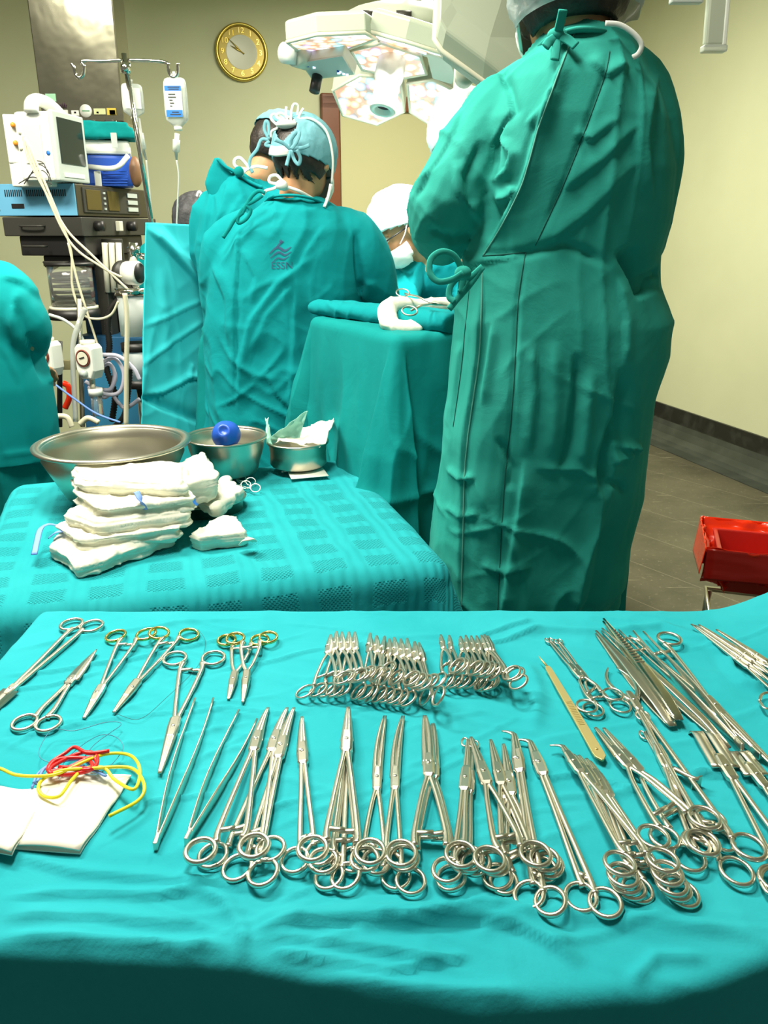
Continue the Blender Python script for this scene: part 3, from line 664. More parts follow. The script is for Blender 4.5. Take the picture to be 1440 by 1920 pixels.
# scalpel
t = thing('scalpel', 'flat gold scalpel handle with thin blade end beside the loop-tipped forceps', 'scalpel', tuple(G(1080, 1340, TZ)))
B0 = G(1130, 1426, TZ+.008); T = G(1026, 1250, TZ+.008); a = (T-B0).normalized(); l = a.cross(V(0, 0, 1)); d = (T-B0).length
secs = []
for i in range(31):
    s = i/30; w = .0064*(1-.42*s)
    if s < .06: w *= math.sqrt(max(.02, 1-(1-s/.06)**2))
    if s > .97: w *= .7
    secs.append([B0+a*d*s+l*w*x+V(0, 0, .0013*y) for x, y in ((-1, -1), (1, -1), (1, 1), (-1, 1))])
hd = MB().loft(secs).build('handle', M['brass'], t, smooth=False, bevel=.0004)
q = MB()
for j in range(15): q.box(B0+a*d*(.33+j*.017)+V(0, 0, .0015), (.0010, .0062, .0005), (a, l, V(0, 0, 1)))
q.build('grip_ridges', M['brass'], hd, smooth=False)
MB().lathe([(.0002, .0016), (.0016, .0016), (.0016, .0021), (.0002, .0021)], B0+a*.018, 14).build('rivet', M['brass'], hd)
MB().tube([T, G(1016, 1238, TZ+.010), G(1010, 1230, TZ+.012)], [.0016, .0011, .0003], 8).build('blade_shaft', M['brass'], t)
# small clamp pile at the back
random.seed(3)
def pile(tips, rl, rr_, where, n0, curve=0, hs=.004, dull=False):
    n = len(tips); ordn = ['first', 'second', 'third', 'fourth', 'fifth', 'sixth', 'seventh', 'eighth', 'ninth', 'tenth']
    for i in range(n):
        hz = .012*(1-i/n) if hs else 0
        clamp('artery_forceps', f'small artery forceps, {ordn[i]} from the left in the {where}', FC, tips[i], rl[i], rr_[i],
              h=(.004, .004+hs*.5*(i % 2), .022+.0*i), lock=.27 if n0 else .24, rr=.0122, ro=1.12, th=.95, jw=1.15 if n0 else .8, mat='steel_dull' if (i % 2 or dull) else 'steel',
              rt=.0016, tiplift=.004, group=f'small artery forceps in the {where}')
pile([(620, 1190), (631, 1184), (641, 1185), (654, 1185), (665, 1185)], [(572, 1297), (596, 1294), (612, 1294), (628, 1294), (642, 1293)],
     [(643, 1271), (650, 1270), (672, 1266), (680, 1265), (690, 1262)], 'left bundle of the back row', 1)
pile([(694, 1187), (706, 1192), (721, 1193), (730, 1198), (739, 1195), (751, 1198), (763, 1197), (777, 1203), (785, 1205)],
     [(672, 1297), (684, 1299), (697, 1301), (711, 1303), (724, 1304), (738, 1306), (750, 1309), (764, 1311), (797, 1306)],
     [(706, 1263), (727, 1254), (722, 1268), (743, 1270), (772, 1272), (784, 1276), (795, 1280), (806, 1278), (822, 1305)], 'middle bundle of the back row', 1)
pile([(826, 1190), (842, 1191)], [(822, 1276), (838, 1278)], [(858, 1248), (866, 1250)], 'pair between the middle and right bundles', 0, dull=True)
pile([(863, 1193), (873, 1191), (883, 1192), (893, 1192), (902, 1191), (908, 1190), (914, 1192)],
     [(853, 1277), (867, 1278), (882, 1277), (902, 1279), (908, 1283), (914, 1282), (920, 1281)],
     [(893, 1252), (905, 1255), (915, 1256), (926, 1260), (959, 1262), (966, 1264), (972, 1279)], 'right bundle of the back row', 0, dull=True)
# paper packs, cords, sutures
def pack(label, pts, h, fold=None):
    q = [G(x, y, TZ+h) for x, y in pts]
    t = thing('paper_pack', label, 'paper pack', tuple(q[0]))
    n = 12; mb = MB(); rows = []
    for lay in (0, 1):
        rows = []
        for i in range(n+1):
            r = []
            for j in range(n+1):
                u, v = i/n, j/n; p = q[0].lerp(q[1], u).lerp(q[3].lerp(q[2], u), v)
                r.append(p+V(0, 0, .0035*lay+.003*math.sin(3*u+2*v)*lay+.0012*math.sin(11*u*v+4*v)))
            rows.append(r)
        mb = MB()
        mb.loft(rows, wrap=False, cap=False).build('paper_layer', M['paper'], t)
        o = [x for x in bpy.data.objects if x.parent == t][-1]
        s = o.modifiers.new('solid', 'SOLIDIFY'); s.thickness = .0016
    return t
pack('square white suture paper pack lying under the yellow cord', [(20, 1590), (150, 1600), (246, 1455), (95, 1445)], .004)
pack('white paper pack cut by the left edge of the picture', [(-70, 1585), (22, 1603), (92, 1480), (-60, 1480)], .010)
def cord(name, label, cat, pts, r, mat, h=.0, seed=1):
    random.seed(seed)
    q = [G(p[0], p[1], TZ+.004+r+h+(p[2] if len(p) > 2 else random.random()*.006)) for p in pts]
    return tag(MB().tube(spline(q, 7), r, 8).build(name, M[mat], None, loc=tuple(q[0])), label, cat)
cord('vessel_loop', 'yellow rubber vessel loop curling across the paper pack', 'vessel loop', [(-30, 1435), (0, 1441), (30, 1453), (75, 1455), (110, 1450), (165, 1425), (205, 1413), (240, 1415), (258, 1430), (262, 1455), (250, 1480), (215, 1462), (195, 1440), (160, 1441), (135, 1462), (112, 1492), (85, 1494), (72, 1480), (80, 1462), (115, 1445), (180, 1440), (245, 1440), (270, 1470), (260, 1500), (205, 1530)], .0017, 'yellow', .008, 5)
cord('vessel_loop', 'red rubber vessel loop bundled beside the paper pack', 'vessel loop', [(205, 1408), (165, 1412), (140, 1401), (122, 1412), (96, 1430), (92, 1446), (130, 1438), (170, 1420), (181, 1432), (165, 1443), (120, 1442), (95, 1450), (100, 1436), (150, 1412), (180, 1415), (176, 1440), (130, 1452), (92, 1447), (108, 1424), (160, 1422), (170, 1440), (110, 1438)], .0020, 'redcord', .008, 6)
cord('vessel_loop', 'pale blue vessel loop curling under the red cord', 'vessel loop', [(60, 1477), (72, 1450), (100, 1432), (150, 1424), (175, 1440), (198, 1455), (150, 1435), (110, 1444), (85, 1440), (68, 1470)], .0014, 'lightblue', .004, 9)
cord('suture_thread', 'fine blue suture thread looping above the paper packs', 'suture', [(150, 1432), (175, 1398), (205, 1375), (226, 1360), (222, 1354), (195, 1355), (140, 1370), (100, 1368), (78, 1395), (75, 1420), (110, 1435), (180, 1452), (228, 1410), (222, 1385), (190, 1378), (150, 1400), (120, 1430), (110, 1460)], .0004, 'suture', .006, 12)
cord('suture_thread', 'fine dark suture thread lying between the needle holders', 'suture', [(216, 1338), (262, 1348), (310, 1310), (370, 1250), (385, 1205), (372, 1180)], .00022, 'black', .001, 4)
# ------------------------------------------------------------------ people
def fuse(mb, vox, sm=2, fac=.5):
    o = bpy.data.objects.new('tmp', mb.mesh('tmp')); COL.objects.link(o)
    r = o.modifiers.new('r', 'REMESH'); r.mode = 'VOXEL'; r.voxel_size = vox
    if sm:
        k = o.modifiers.new('s', 'SMOOTH'); k.iterations = sm; k.factor = fac
    bpy.context.view_layer.update()
    dg = bpy.context.evaluated_depsgraph_get()
    me = bpy.data.meshes.new_from_object(o.evaluated_get(dg))
    old = o.data; bpy.data.objects.remove(o); bpy.data.meshes.remove(old)
    return me
def verts(me):
    a = np.empty(len(me.vertices)*3, dtype=np.float32); me.vertices.foreach_get('co', a); return a.reshape(-1, 3).astype(float)
def normals(me):
    a = np.empty(len(me.vertices)*3, dtype=np.float32); me.vertices.foreach_get('normal', a); return a.reshape(-1, 3).astype(float)
def setv(me, v): me.vertices.foreach_set('co', v.astype(np.float32).ravel()); me.update()
def folds(me, creases=(), amp=.006, vamp=.006, seed=1, vert=(7, 1.6), lowz=None, front=True, big=.008):
    """cloth folds on a mesh: creases are (points in px, width px, height m, sharp)"""
    v = verts(me); n = normals(me)
    ang = v[:, 0]*vert[0]+v[:, 1]*vert[0]*.7
    w = noise(np.stack([v[:, 0]*5, v[:, 1]*5, v[:, 2]*4], 1), seed+9)
    d = vamp*(ridged(np.stack([ang+w*1.1, v[:, 1]*0+seed, v[:, 2]*vert[1]], 1), seed)-.35)
    d += vamp*.5*(ridged(np.stack([ang*2.3+w*2, v[:, 1]*0+seed, v[:, 2]*vert[1]*2.2], 1), seed+4)-.35)
    a, b_ = rot2(v[:, 0], v[:, 2], .6)
    d += amp*(ridged(np.stack([a*6+w, v[:, 1]*6, b_*16+w*2], 1), seed+1)-.35)*np.clip(noise(np.stack([v[:, 0]*3, v[:, 1]*3, v[:, 2]*3], 1), seed+2)*2.2-.7, 0, 1)
    a, b_ = rot2(v[:, 0], v[:, 2], -.7)
    d += amp*(ridged(np.stack([a*7, v[:, 1]*6, b_*18+w*2], 1), seed+5)-.35)*np.clip(noise(np.stack([v[:, 0]*3, v[:, 1]*3, v[:, 2]*3+5], 1), seed+6)*2.2-.7, 0, 1)
    d += big*(noise(np.stack([v[:, 0]*6, v[:, 1]*6, v[:, 2]*3.5], 1), seed+3)-.5)*2
    if creases:
        px, py = pix(v); cd = np.stack([-v[:, 0], -v[:, 1], CH-v[:, 2]], 1); cd /= np.linalg.norm(cd, axis=1)[:, None]
        fc = np.clip((cd*n).sum(1)*4, 0, 1)
        for pts, wd, h, sh in creases: d += fc*seg_crease(px, py, [tuple(map(float, p)) for p in pts], wd, h, sh)
    setv(me, v+n*d[:, None])
def selli(c, ux, uy, n=36, e=2.5):
    out = []
    for k in range(n):
        t = 2*math.pi*k/n; C_, S_ = math.cos(t), math.sin(t)
        out.append(c+ux*(abs(C_)**(2/e)*(1 if C_ > 0 else -1))+uy*(abs(S_)**(2/e)*(1 if S_ > 0 else -1)))
    return out
def row(y, xl, xr, d, dep, yaw=0):
    a = P(xl, y, d); b_ = P(xr, y, d); c = (a+b_)/2; h = (b_-a).length/2
    ux = V(math.cos(yaw), math.sin(yaw), 0)*h; uy = V(-math.sin(yaw), math.cos(yaw), 0)*dep
    return c, ux, uy
def limb(mb, pts, rad, n=12): mb.tube(spline(pts, 5), np.interp(np.linspace(0, 1, (len(pts)-1)*5+1), np.linspace(0, 1, len(rad)), rad).tolist(), n)
def hand(mb, w, d, up, s=1., k=1.):
    d = d.normalized(); up = (up-d*up.dot(d)).normalized(); l = d.cross(up)
    mb.sphere(w+d*.045*s, (.048*s, .040*s*k, .016*s*k), 14, 8, (d, l, up))
    for i, (o, ln) in enumerate(((-.030, .062), (-.011, .074), (.010, .070), (.028, .054))):
        b_ = w+d*.080*s+l*o*s; q = [b_-d*.02*s, b_, b_+d*ln*.4*s-up*.006*s, b_+d*ln*.72*s-up*.022*s, b_+d*ln*.85*s-up*.042*s]
        mb.tube(spline(q, 3), .0085*s*k, 8)
    b_ = w+d*.03*s-l*.034*s
    mb.tube(spline([b_+l*.012*s, b_-l*.012*s+d*.014*s, b_-l*.024*s+d*.034*s-up*.01*s, b_-l*.020*s+d*.056*s-up*.02*s], 3), .0098*s*k, 8)
def headaxes(yaw, pitch, roll=0):    # yaw to the right of +Y, pitch up
    f = V(math.sin(yaw)*math.cos(pitch), math.cos(yaw)*math.cos(pitch), math.sin(pitch))
    r = V(math.cos(yaw), -math.sin(yaw), 0); u = r.cross(f).normalized()
    if roll:
        r, u = r*math.cos(roll)+u*math.sin(roll), u*math.cos(roll)-r*math.sin(roll)
    return r, f, u
def head(mb, c, ax, neck, s=1.):
    r, f, u = ax
    mb.sphere(c+u*.022*s-f*.012*s, (.076*s, .094*s, .090*s), 20, 14, ax)
    mb.sphere(c-u*.038*s+f*.026*s, (.060*s, .060*s, .072*s), 18, 12, ax)
    mb.sphere(c-u*.086*s+f*.056*s, (.026*s, .024*s, .024*s), 12, 8, ax)
    mb.tube([c+f*.078*s+u*.012*s, c+f*.094*s-u*.010*s, c+f*.104*s-u*.028*s], [.008*s, .011*s, .014*s], 8)
    mb.sphere(c+f*.080*s-u*.058*s, (.024*s, .012*s, .010*s), 10, 8, ax)
    mb.sphere(c+f*.074*s+u*.030*s, (.058*s, .016*s, .012*s), 12, 8, ax)
    for k in (-1, 1): mb.sphere(c+r*k*.080*s-u*.006*s-f*.008*s, (.010*s, .020*s, .034*s), 12, 8, ax)
    mb.tube([c-u*.04*s-f*.020*s, (c-u*.09*s-f*.02*s).lerp(neck, .5), neck], [.056*s, .054*s, .064*s], 14)
def shell(name, c, ax, rad, keep, mat, parent, n=56, m=40, amp=.0, thick=.002, seed=1, sharp=6, sub=0):
    r, f, u = ax; mb = MB(); vs = []; fs = []; ok = {}
    for i in range(m+1):
        th = math.pi*i/m
        for k in range(n):
            t = 2*math.pi*k/n; vs.append((math.sin(th)*math.cos(t), math.sin(th)*math.sin(t), math.cos(th)))
    a = np.array(vs); d = 1+amp*(noise(a*sharp+seed, seed)-.5)*2+amp*.8*(ridged(a*sharp*1.8+seed, seed+1)-.4)
    for i in range(m):
        for k in range(n):
            q = (i*n+k, i*n+(k+1) % n, (i+1)*n+(k+1) % n, (i+1)*n+k); cc = a[list(q)].mean(0)
            if keep(*cc): fs.append(q)
    vv = [c+r*float(a[i][0]*rad[0]*d[i])+f*float(a[i][1]*rad[1]*d[i])+u*float(a[i][2]*rad[2]*d[i]) for i in range(len(a))]
    mb.add(vv, fs); me = mb.mesh(name); bm = bmesh.new(); bm.from_mesh(me)
    bmesh.ops.remove_doubles(bm, verts=bm.verts, dist=1e-6)
    bmesh.ops.delete(bm, geom=[v_ for v_ in bm.verts if not v_.link_faces], context='VERTS')
    bmesh.ops.recalc_face_normals(bm, faces=bm.faces); bm.to_mesh(me); bm.free()
    o = link(name, me, mat, parent)
    s = o.modifiers.new('solid', 'SOLIDIFY'); s.thickness = thick; s.offset = 0
    return o
def ribbon(name, pts, w, mat, parent, up=(0, 0, 1), th=.3, n=8, step=6):
    return MB().tube(spline(pts, step), w, n, up=up, flat=th).build(name, mat, parent)
def foot(t, p, yaw=0, mat='black'):
    d = V(math.sin(yaw), math.cos(yaw), 0)
    mb = MB(); ax = (V(d.y, -d.x, 0), d, V(0, 0, 1))
    mb.sphere(p+d*.05+V(0, 0, .035), (.046, .13, .035), 14, 8, ax); mb.tube([p+V(0, 0, .03), p+V(0, 0, .10)], .045, 12)
    mb.box(p+d*.05+V(0, 0, .012), (.08, .24, .024), ax)
    me = fuse(mb, .008, 2); link('shoe', me, M[mat], t)
def person(label, cat, base, J, ax, voxel=.009, hs=1., eyes=False):
    """J: hip, chest, neck, head, sh(L,R), el, wr, handdir, knee, foot"""
    t = thing('person', label, cat, base)
    mb = MB(); hip, chest, neck = J['hip'], J['chest'], J['neck']
    lat = (J['sh'][1]-J['sh'][0]); lat.z = 0; lat.normalize(); fw = V(-lat.y, lat.x, 0)
    secs = []
    for p, a, b_ in ((hip-V(0, 0, .12), .13, .09), (hip, .165, .115), (hip.lerp(chest, .45), .13, .10), (chest, .155, .115), (chest.lerp(neck, .55), .145, .10), (chest.lerp(neck, .9), .08, .07)):
        secs.append(selli(p, lat*a, fw*b_, 20, 2.2))
    mb.loft(secs)
    for k in (0, 1):
        s, e, w = J['sh'][k], J['el'][k], J['wr'][k]
        limb(mb, [chest.lerp(neck, .6), s, s.lerp(e, .5), e, e.lerp(w, .45), w], [.05, .052, .046, .038, .038, .025])
        hand(mb, w, J['hd'][k] if 'hd' in J else (w-e), V(0, 0, 1), .95)
        limb(mb, [hip+lat*(.09 if k else -.09), J['kn'][k], J['kn'][k].lerp(J['ft'][k], .4), J['ft'][k]+V(0, 0, .05)], [.088, .058, .054, .036])
    head(mb, J['head'], ax, neck, hs)
    me = fuse(mb, voxel, 2); link('body', me, M['skin'], t)
    if eyes:
        for k in (-1, 1):
            c = J['head']+ax[1]*.078+ax[0]*.030*k+ax[2]*.010
            e = MB().sphere(c, .011, 12, 8).build('eye', M['whitep'], t)
            MB().sphere(c+ax[1]*.007, .0055, 10, 6).build('pupil', M['black'], e)
    for k in (0, 1):
        foot(t, J['ft'][k], 0, 'cream' if k == 3 else 'black')
    return t
def trousers(t, J, mat, top=.9):
    mb = MB(); lat = (J['sh'][1]-J['sh'][0]); lat.z = 0; lat.normalize(); fw = V(-lat.y, lat.x, 0); h = J['hip']
    mb.loft([selli(h+V(0, 0, .10), lat*.16, fw*.12, 20), selli(h, lat*.18, fw*.135, 20), selli(h-V(0, 0, .12), lat*.175, fw*.12, 20)])
    for k in (0, 1): limb(mb, [h+lat*(.09 if k else -.09), J['kn'][k], J['ft'][k]+V(0, 0, .07)], [.10, .085, .078])
    me = fuse(mb, .012, 2); folds(me, amp=.005, vamp=.01, seed=33, big=.008); link('trousers', me, mat, t)
def gown(t, rows, sleeves, mat, creases, vox=.006, seed=1, name='gown', **kw):
    mb = MB(); mb.loft([selli(*r, 40, 2.4) for r in rows])
    for pts, rad in sleeves: limb(mb, pts, rad, 18)
    me = fuse(mb, vox, 3); folds(me, creases, seed=seed, **kw)
    o = link(name, me, mat, t); return o
def gloves(t, J, k, mat='glove'):
    mb = MB(); w = J['wr'][k]; e = J['el'][k]; d = (w-e).normalized()
    mb.tube([w-d*.07, w-d*.02, w+d*.01], [.036, .030, .030], 12); hand(mb, w, J['hd'][k] if 'hd' in J else d, V(0, 0, 1), .98, 1.12)
    link('glove', fuse(mb, .005, 2), M[mat], t)
def legs(x, y, z0, hipz, yaw=0, sp=.11):
    c, s = math.cos(yaw), math.sin(yaw)
    return dict(kn=[V(x-sp*c, y-sp*s, z0+(hipz-z0)*.52), V(x+sp*c, y+sp*s, z0+(hipz-z0)*.52)], ft=[V(x-sp*c, y-sp*s, z0), V(x+sp*c, y+sp*s, z0)])

from mathutils.bvhtree import BVHTree
def projector(o):
    vs = [v.co+OFF[o.name] for v in o.data.vertices]; bv = BVHTree.FromPolygons(vs, [tuple(p.vertices) for p in o.data.polygons])
    def f(px, py, off=.001):
        r = ray(px, py).normalized(); h = bv.ray_cast(V(0, 0, CH), r)
        return None if h[0] is None else h[0]+h[1]*off*(1 if h[1].dot(r) < 0 else -1)
    return f
def seam(o, pts, w, mat, name='seam', off=.0005):
    f = projector(o) if not callable(o) else o
    q = spline([V(x, y, 0) for x, y in pts], 14); out = [p for p in (f(a.x, a.y, off) for a in q) if p is not None]
    sm = [out[0]]+[(out[i-1]+out[i]*2+out[i+1])/4 for i in range(1, len(out)-1)]+[out[-1]]
    return sm
# ---- scrub nurse on the right, back to the camera
st = .20
t = thing('step_stool', 'steel step stool the large standing figure in green stands on', 'stool', (.30, 1.55, 0))
MB().box(V(.30, 1.56, st-.015), (.55, .34, .03)).build('step_top', M['steel_dull'], t, smooth=False, bevel=.006)
for i in (-.24, .24):
    for j in (-.14, .14): MB().tube([V(.30+i, 1.56+j, 0), V(.30+i*.95, 1.56+j*.9, st-.02)], .014).build('leg', M['steel_dull'], t)
D = 1.52
hd = P(1072, -18, D+.02)
Jn = dict(hip=P(1050, 590, D), chest=P(1065, 300, D), neck=P(1072, 105, D), head=hd,
          sh=[P(965, 215, D), P(1185, 200, D)], el=[P(838, 410, D-.01), P(1190, 455, D-.02)], wr=[P(842, 440, D+.26), P(1010, 520, D+.27)],
          hd=[V(.3, 1, -.1), V(-.6, 1, 0)], **legs(.31, 1.56, st, 1.2))
axn = headaxes(-.25, -.12)
nurse = person('person in a long green gown and sheer hair cap seen from behind, nearest the camera', 'person', (.31, 1.56, st), Jn, axn, .008)
R = [row(y, a, b_, D, dp) for y, a, b_, dp in ((58, 1040, 1160, .058), (72, 1015, 1176, .085), (105, 985, 1190, .112), (160, 935, 1214, .135), (230, 895, 1240, .150), (320, 888, 1254, .158), (400, 884, 1248, .155), (470, 876, 1226, .152), (530, 862, 1228, .158),
     (600, 855, 1250, .168), (660, 850, 1246, .172), (740, 845, 1216, .175), (830, 836, 1205, .170), (920, 822, 1196, .168), (1000, 812, 1174, .165), (1070, 806, 1166, .165), (1110, 806, 1130, .162), (1160, 808, 1106, .160), (1260, 830, 1080, .155))]
SL = [([P(1012, 180, D), P(948, 228, D), P(880, 312, D-.02), P(838, 390, D-.03), P(832, 428, D+.06), P(842, 436, D+.20), P(844, 438, D+.27)], [.07, .074, .072, .068, .060, .046, .040]),
      ([P(1130, 150, D), P(1180, 190, D), P(1206, 300, D-.01), P(1190, 430, D-.02), P(1160, 480, D+.06), P(1020, 515, D+.25)], [.07, .072, .066, .056, .052, .042])]
CN = [([(1080, 55), (1050, 130), (1013, 230), (1000, 275), (990, 311), (975, 355), (940, 425), (906, 480)], 11, .010, 1),
      ([(905, 500), (902, 600), (897, 680), (880, 800), (871, 890), (868, 1000), (865, 1120), (868, 1170)], 8, .008, -1),
      ([(1143, 96), (1133, 144), (1095, 249), (1057, 345), (1004, 460)], 5, -.004, 0),
      ([(985, 474), (972, 560), (966, 675), (959, 778), (948, 881), (940, 1000), (933, 1150)], 5, -.004, 0),
      ([(905, 480), (985, 474), (1060, 455), (1150, 500)], 9, -.008, 0), ([(870, 500), (920, 488), (985, 478)], 10, .006, 1),
      ([(985, 860), (972, 960), (950, 1080), (940, 1165)], 14, .011, 1), ([(1000, 640), (1005, 740), (990, 860)], 12, .008, -1),
      ([(1080, 660), (1078, 740), (1066, 820), (1045, 890)], 10, -.014, 1), ([(1168, 690), (1155, 780), (1130, 850), (1122, 930)], 12, -.016, 1),
      ([(1000, 880), (1090, 884), (1120, 900)], 8, .006, 1), ([(1115, 880), (1130, 940), (1100, 1100), (1080, 1165)], 12, .010, -1),
      ([(1150, 870), (1190, 855)], 8, .010, 1), ([(1135, 905), (1165, 910), (1175, 925)], 6, -.010, 0), ([(1165, 840), (1205, 845)], 6, .010, 1),
      ([(1110, 690), (1100, 800), (1090, 880)], 12, .008, 0), ([(1040, 640), (1042, 760), (1035, 870)], 14, .008, 0),
      ([(915, 60), (960, 205), (925, 270), (918, 335)], 9, -.012, 1), ([(960, 200), (935, 260), (960, 290), (950, 320), (920, 340)], 8, .011, 1),
      ([(1035, 165), (1020, 200), (985, 235)], 10, .008, 1), ([(880, 160), (850, 250), (800, 330), (775, 380)], 9, -.006, 1), ([(900, 260), (870, 330), (880, 400)], 10, -.010, 1),
      ([(850, 300), (860, 360), (905, 420)], 12, .008, 1), ([(800, 430), (850, 455), (895, 440)], 10, -.010, 1), ([(930, 380), (960, 370), (970, 350)], 9, .012, 1),
      ([(1160, 470), (1190, 520), (1205, 560)], 18, -.028, 1), ([(1205, 545), (1225, 515), (1240, 505)], 8, -.014, 0), ([(1010, 470), (1100, 400), (1200, 300)], 16, .006, 1),
      ([(1050, 360), (1130, 300), (1200, 230)], 12, .005, 1), ([(1230, 140), (1215, 260), (1225, 380)], 12, .008, -1), ([(1160, 520), (1175, 600), (1172, 690)], 10, .008, 1),
      ([(1075, 250), (1110, 260), (1160, 220)], 10, .005, 1), ([(1100, 110), (1140, 140), (1180, 120)], 12, .006, 1), ([(870, 640), (862, 700), (852, 800)], 8, .006, -1),
      ([(840, 880), (870, 900), (895, 895)], 6, .008, 1), ([(830, 950), (870, 970), (900, 965)], 6, .006, 1), ([(925, 600), (915, 680), (905, 760)], 8, .007, 1),
      ([(930, 820), (955, 880), (950, 920)], 7, -.010, 1), ([(900, 1060), (940, 1075), (1000, 1065)], 8, .005, 1)]
gw = gown(nurse, R, SL, M['gown_green'], CN, vox=.0046, seed=3, vert=(9, 1.1), amp=.008, vamp=.006, big=.004)
M['seam_light'] = principled('pale_hem_thread', (.10, .36, .30), .9); M['seam_dark'] = principled('dark_seam_thread', (.008, .11, .09), .9)
fp = projector(gw)
for pts, w, m_ in ((CN[0][0], .0013, 'seam_light'), (CN[1][0], .0015, 'seam_light'), (CN[2][0], .0009, 'seam_dark'), (CN[3][0], .0009, 'seam_dark'), ([(905, 480), (985, 474)], .0009, 'seam_dark'),
                   ([(880, 545), (872, 620), (864, 700), (850, 800)], .0008, 'seam_dark')):
    MB().tube(seam(fp, pts, w, m_), w, 6).build('seam', M[m_], gw)
trousers(nurse, Jn, M['gown_green']); gloves(nurse, Jn, 0); gloves(nurse, Jn, 1)
shell('hair', hd-axn[1]*.012+axn[2]*.012, axn, (.088, .104, .108), lambda r, f, u: (f < .35 and u > -.72) or u > .35, M['hair'], nurse, amp=.03, thick=.006)
shell('bouffant_cap', hd-axn[1]*.022+axn[2]*.022, axn, (.116, .134, .126), lambda r, f, u: (f < .75 and u > -.60) or u > .1, M['net'], nurse, amp=.05, thick=.0012, sharp=5)
# collar, knot and ties at the nape
col = [P(x, y, D-.085+dd) for x, y, dd in ((1018, 86, .04), (1040, 70, .0), (1080, 56, -.015), (1120, 58, -.01), (1155, 70, .02), (1172, 88, .05))]
ribbon('collar_band', col, .010, M['gown_green'], nurse, th=.5)
kn = P(1045, 66, D-.11)
MB().sphere(kn, (.016, .012, .011), 12, 8).build('knot', M['gown_green'], nurse)
for pts in (((1045, 66), (1050, 45), (1056, 18)), ((1045, 68), (1043, 90), (1040, 113)), ((1045, 66), (1064, 74), (1080, 86)), ((1046, 68), (1030, 78), (1022, 88))):
    ribbon('tie', [P(x, y, D-.115-.01*i) for i, (x, y) in enumerate(pts)], .007, M['gown_green'], nurse, up=(0, -1, 0), th=.25)
ribbon('mask_loop', [P(x, y, D-.12) for x, y in ((1135, 44), (1160, 46), (1182, 58), (1198, 74), (1203, 88), (1196, 102), (1186, 108))], .0040, M['white'], nurse, up=(0, -1, 0), th=.35)
ribbon('mask_strap', [P(x, y, D+dd) for x, y, dd in ((968, 10, .02), (970, 40, .02), (974, 70, .03), (978, 100, .05))], .003, M['white'], nurse, up=(0, -1, 0), th=.4)
shell('face_mask', hd+axn[1]*.022-axn[2]*.045, axn, (.078, .100, .075), lambda r, f, u: f > .3 and -.8 < u < .75, M['mask'], nurse, amp=.02, thick=.002)
# waist tie with loops hanging on the left
for pts in (((905, 500), (880, 520), (868, 508), (852, 480), (828, 472), (808, 486), (806, 512), (822, 528), (848, 524), (868, 512)),
            ((868, 512), (846, 534), (842, 556), (852, 566)), ((905, 500), (880, 535), (858, 560), (842, 580)), ((868, 514), (866, 540), (862, 548))):
    ribbon('waist_tie', [P(x, y, D-.13-.005*i) for i, (x, y) in enumerate(pts)], .0052, M['gown_green'], nurse, up=(0, -1, 0), th=.35)
MB().sphere(P(868, 512, D-.15), (.014, .012, .012), 12, 8).build('knot', M['gown_green'], nurse)

# ---- surgeon in the centre, seen from behind
D = 2.46
h2 = P(572, 303, D); ax2 = headaxes(.42, -.42, .0)
J2 = dict(hip=P(530, 700, D), chest=P(545, 480, D), neck=P(556, 392, D-.01), head=h2, sh=[P(430, 455, D), P(660, 450, D)],
          el=[P(430, 600, D+.06), P(705, 555, D+.08)], wr=[P(560, 560, D+.30), P(712, 560, D+.34)], hd=[V(.8, 1, -.2), V(-.2, 1, -.3)], **legs(-.30, D, 0, .95))
s2 = person('person in teal gown and tie-back blue cap with a dark emblem on the back', 'person', (-.30, D, 0), J2, ax2, .007, .93)
R = [row(y, a, b_, D, dp, yw) for y, a, b_, dp, yw in ((368, 512, 600, .058, 0), (378, 498, 622, .085, 0), (400, 470, 648, .11, 0), (430, 436, 668, .13, 0), (470, 405, 678, .14, 0), (520, 392, 678, .145, 0), (600, 386, 668, .15, 0), (680, 388, 655, .16, 0),
     (760, 392, 645, .165, 0), (860, 400, 640, .165, 0), (1000, 410, 630, .16, 0), (1040, 412, 628, .15, 0))]
SL = [([P(600, 430, D), P(652, 445, D), P(690, 500, D+.02), P(704, 550, D+.08), P(706, 560, D+.30)], [.07, .078, .074, .066, .045]),
      ([P(480, 430, D), P(430, 465, D), P(420, 540, D+.02), P(440, 600, D+.08), P(545, 565, D+.28)], [.07, .078, .070, .066, .045])]
C2 = [([(453, 417), (447, 470), (442, 540), (441, 640), (436, 760)], 7, .009, -1), ([(600, 470), (520, 530), (470, 600), (450, 680), (444, 780)], 9, .009, 1), ([(560, 520), (500, 590), (470, 660)], 8, .006, 1),
      ([(555, 510), (552, 600), (545, 700), (540, 790)], 8, .006, 1), ([(664, 430), (666, 500), (672, 556)], 7, -.014, 1), ([(610, 420), (575, 470), (560, 500)], 8, .005, 1),
      ([(690, 520), (680, 560)], 9, .010, 1), ([(515, 372), (514, 400), (508, 440)], 5, .004, 1), ([(500, 700), (520, 740), (560, 780)], 9, .008, 1), ([(455, 470), (480, 520), (470, 570)], 9, .007, 1),
      ([(400, 500), (425, 560), (430, 650)], 9, .010, 1), ([(595, 560), (590, 660), (600, 780)], 10, .006, 1)]
g2 = gown(s2, R, SL, M['gown_teal'], C2, vox=.0065, seed=11, vert=(8, 1.2), amp=.006, vamp=.007, big=.006)
trousers(s2, J2, M['gown_dark']); gloves(s2, J2, 0); gloves(s2, J2, 1)
r, f, u = ax2
shell('hair', h2-f*.014+u*.010, ax2, (.078, .097, .094), lambda r, f, u: (f < .12 and u > -.80+.12*math.sin(r*21)) or u > .42, M['hair'], s2, amp=.012, thick=.006, n=72, m=50)
cc = h2-f*.010+u*.020
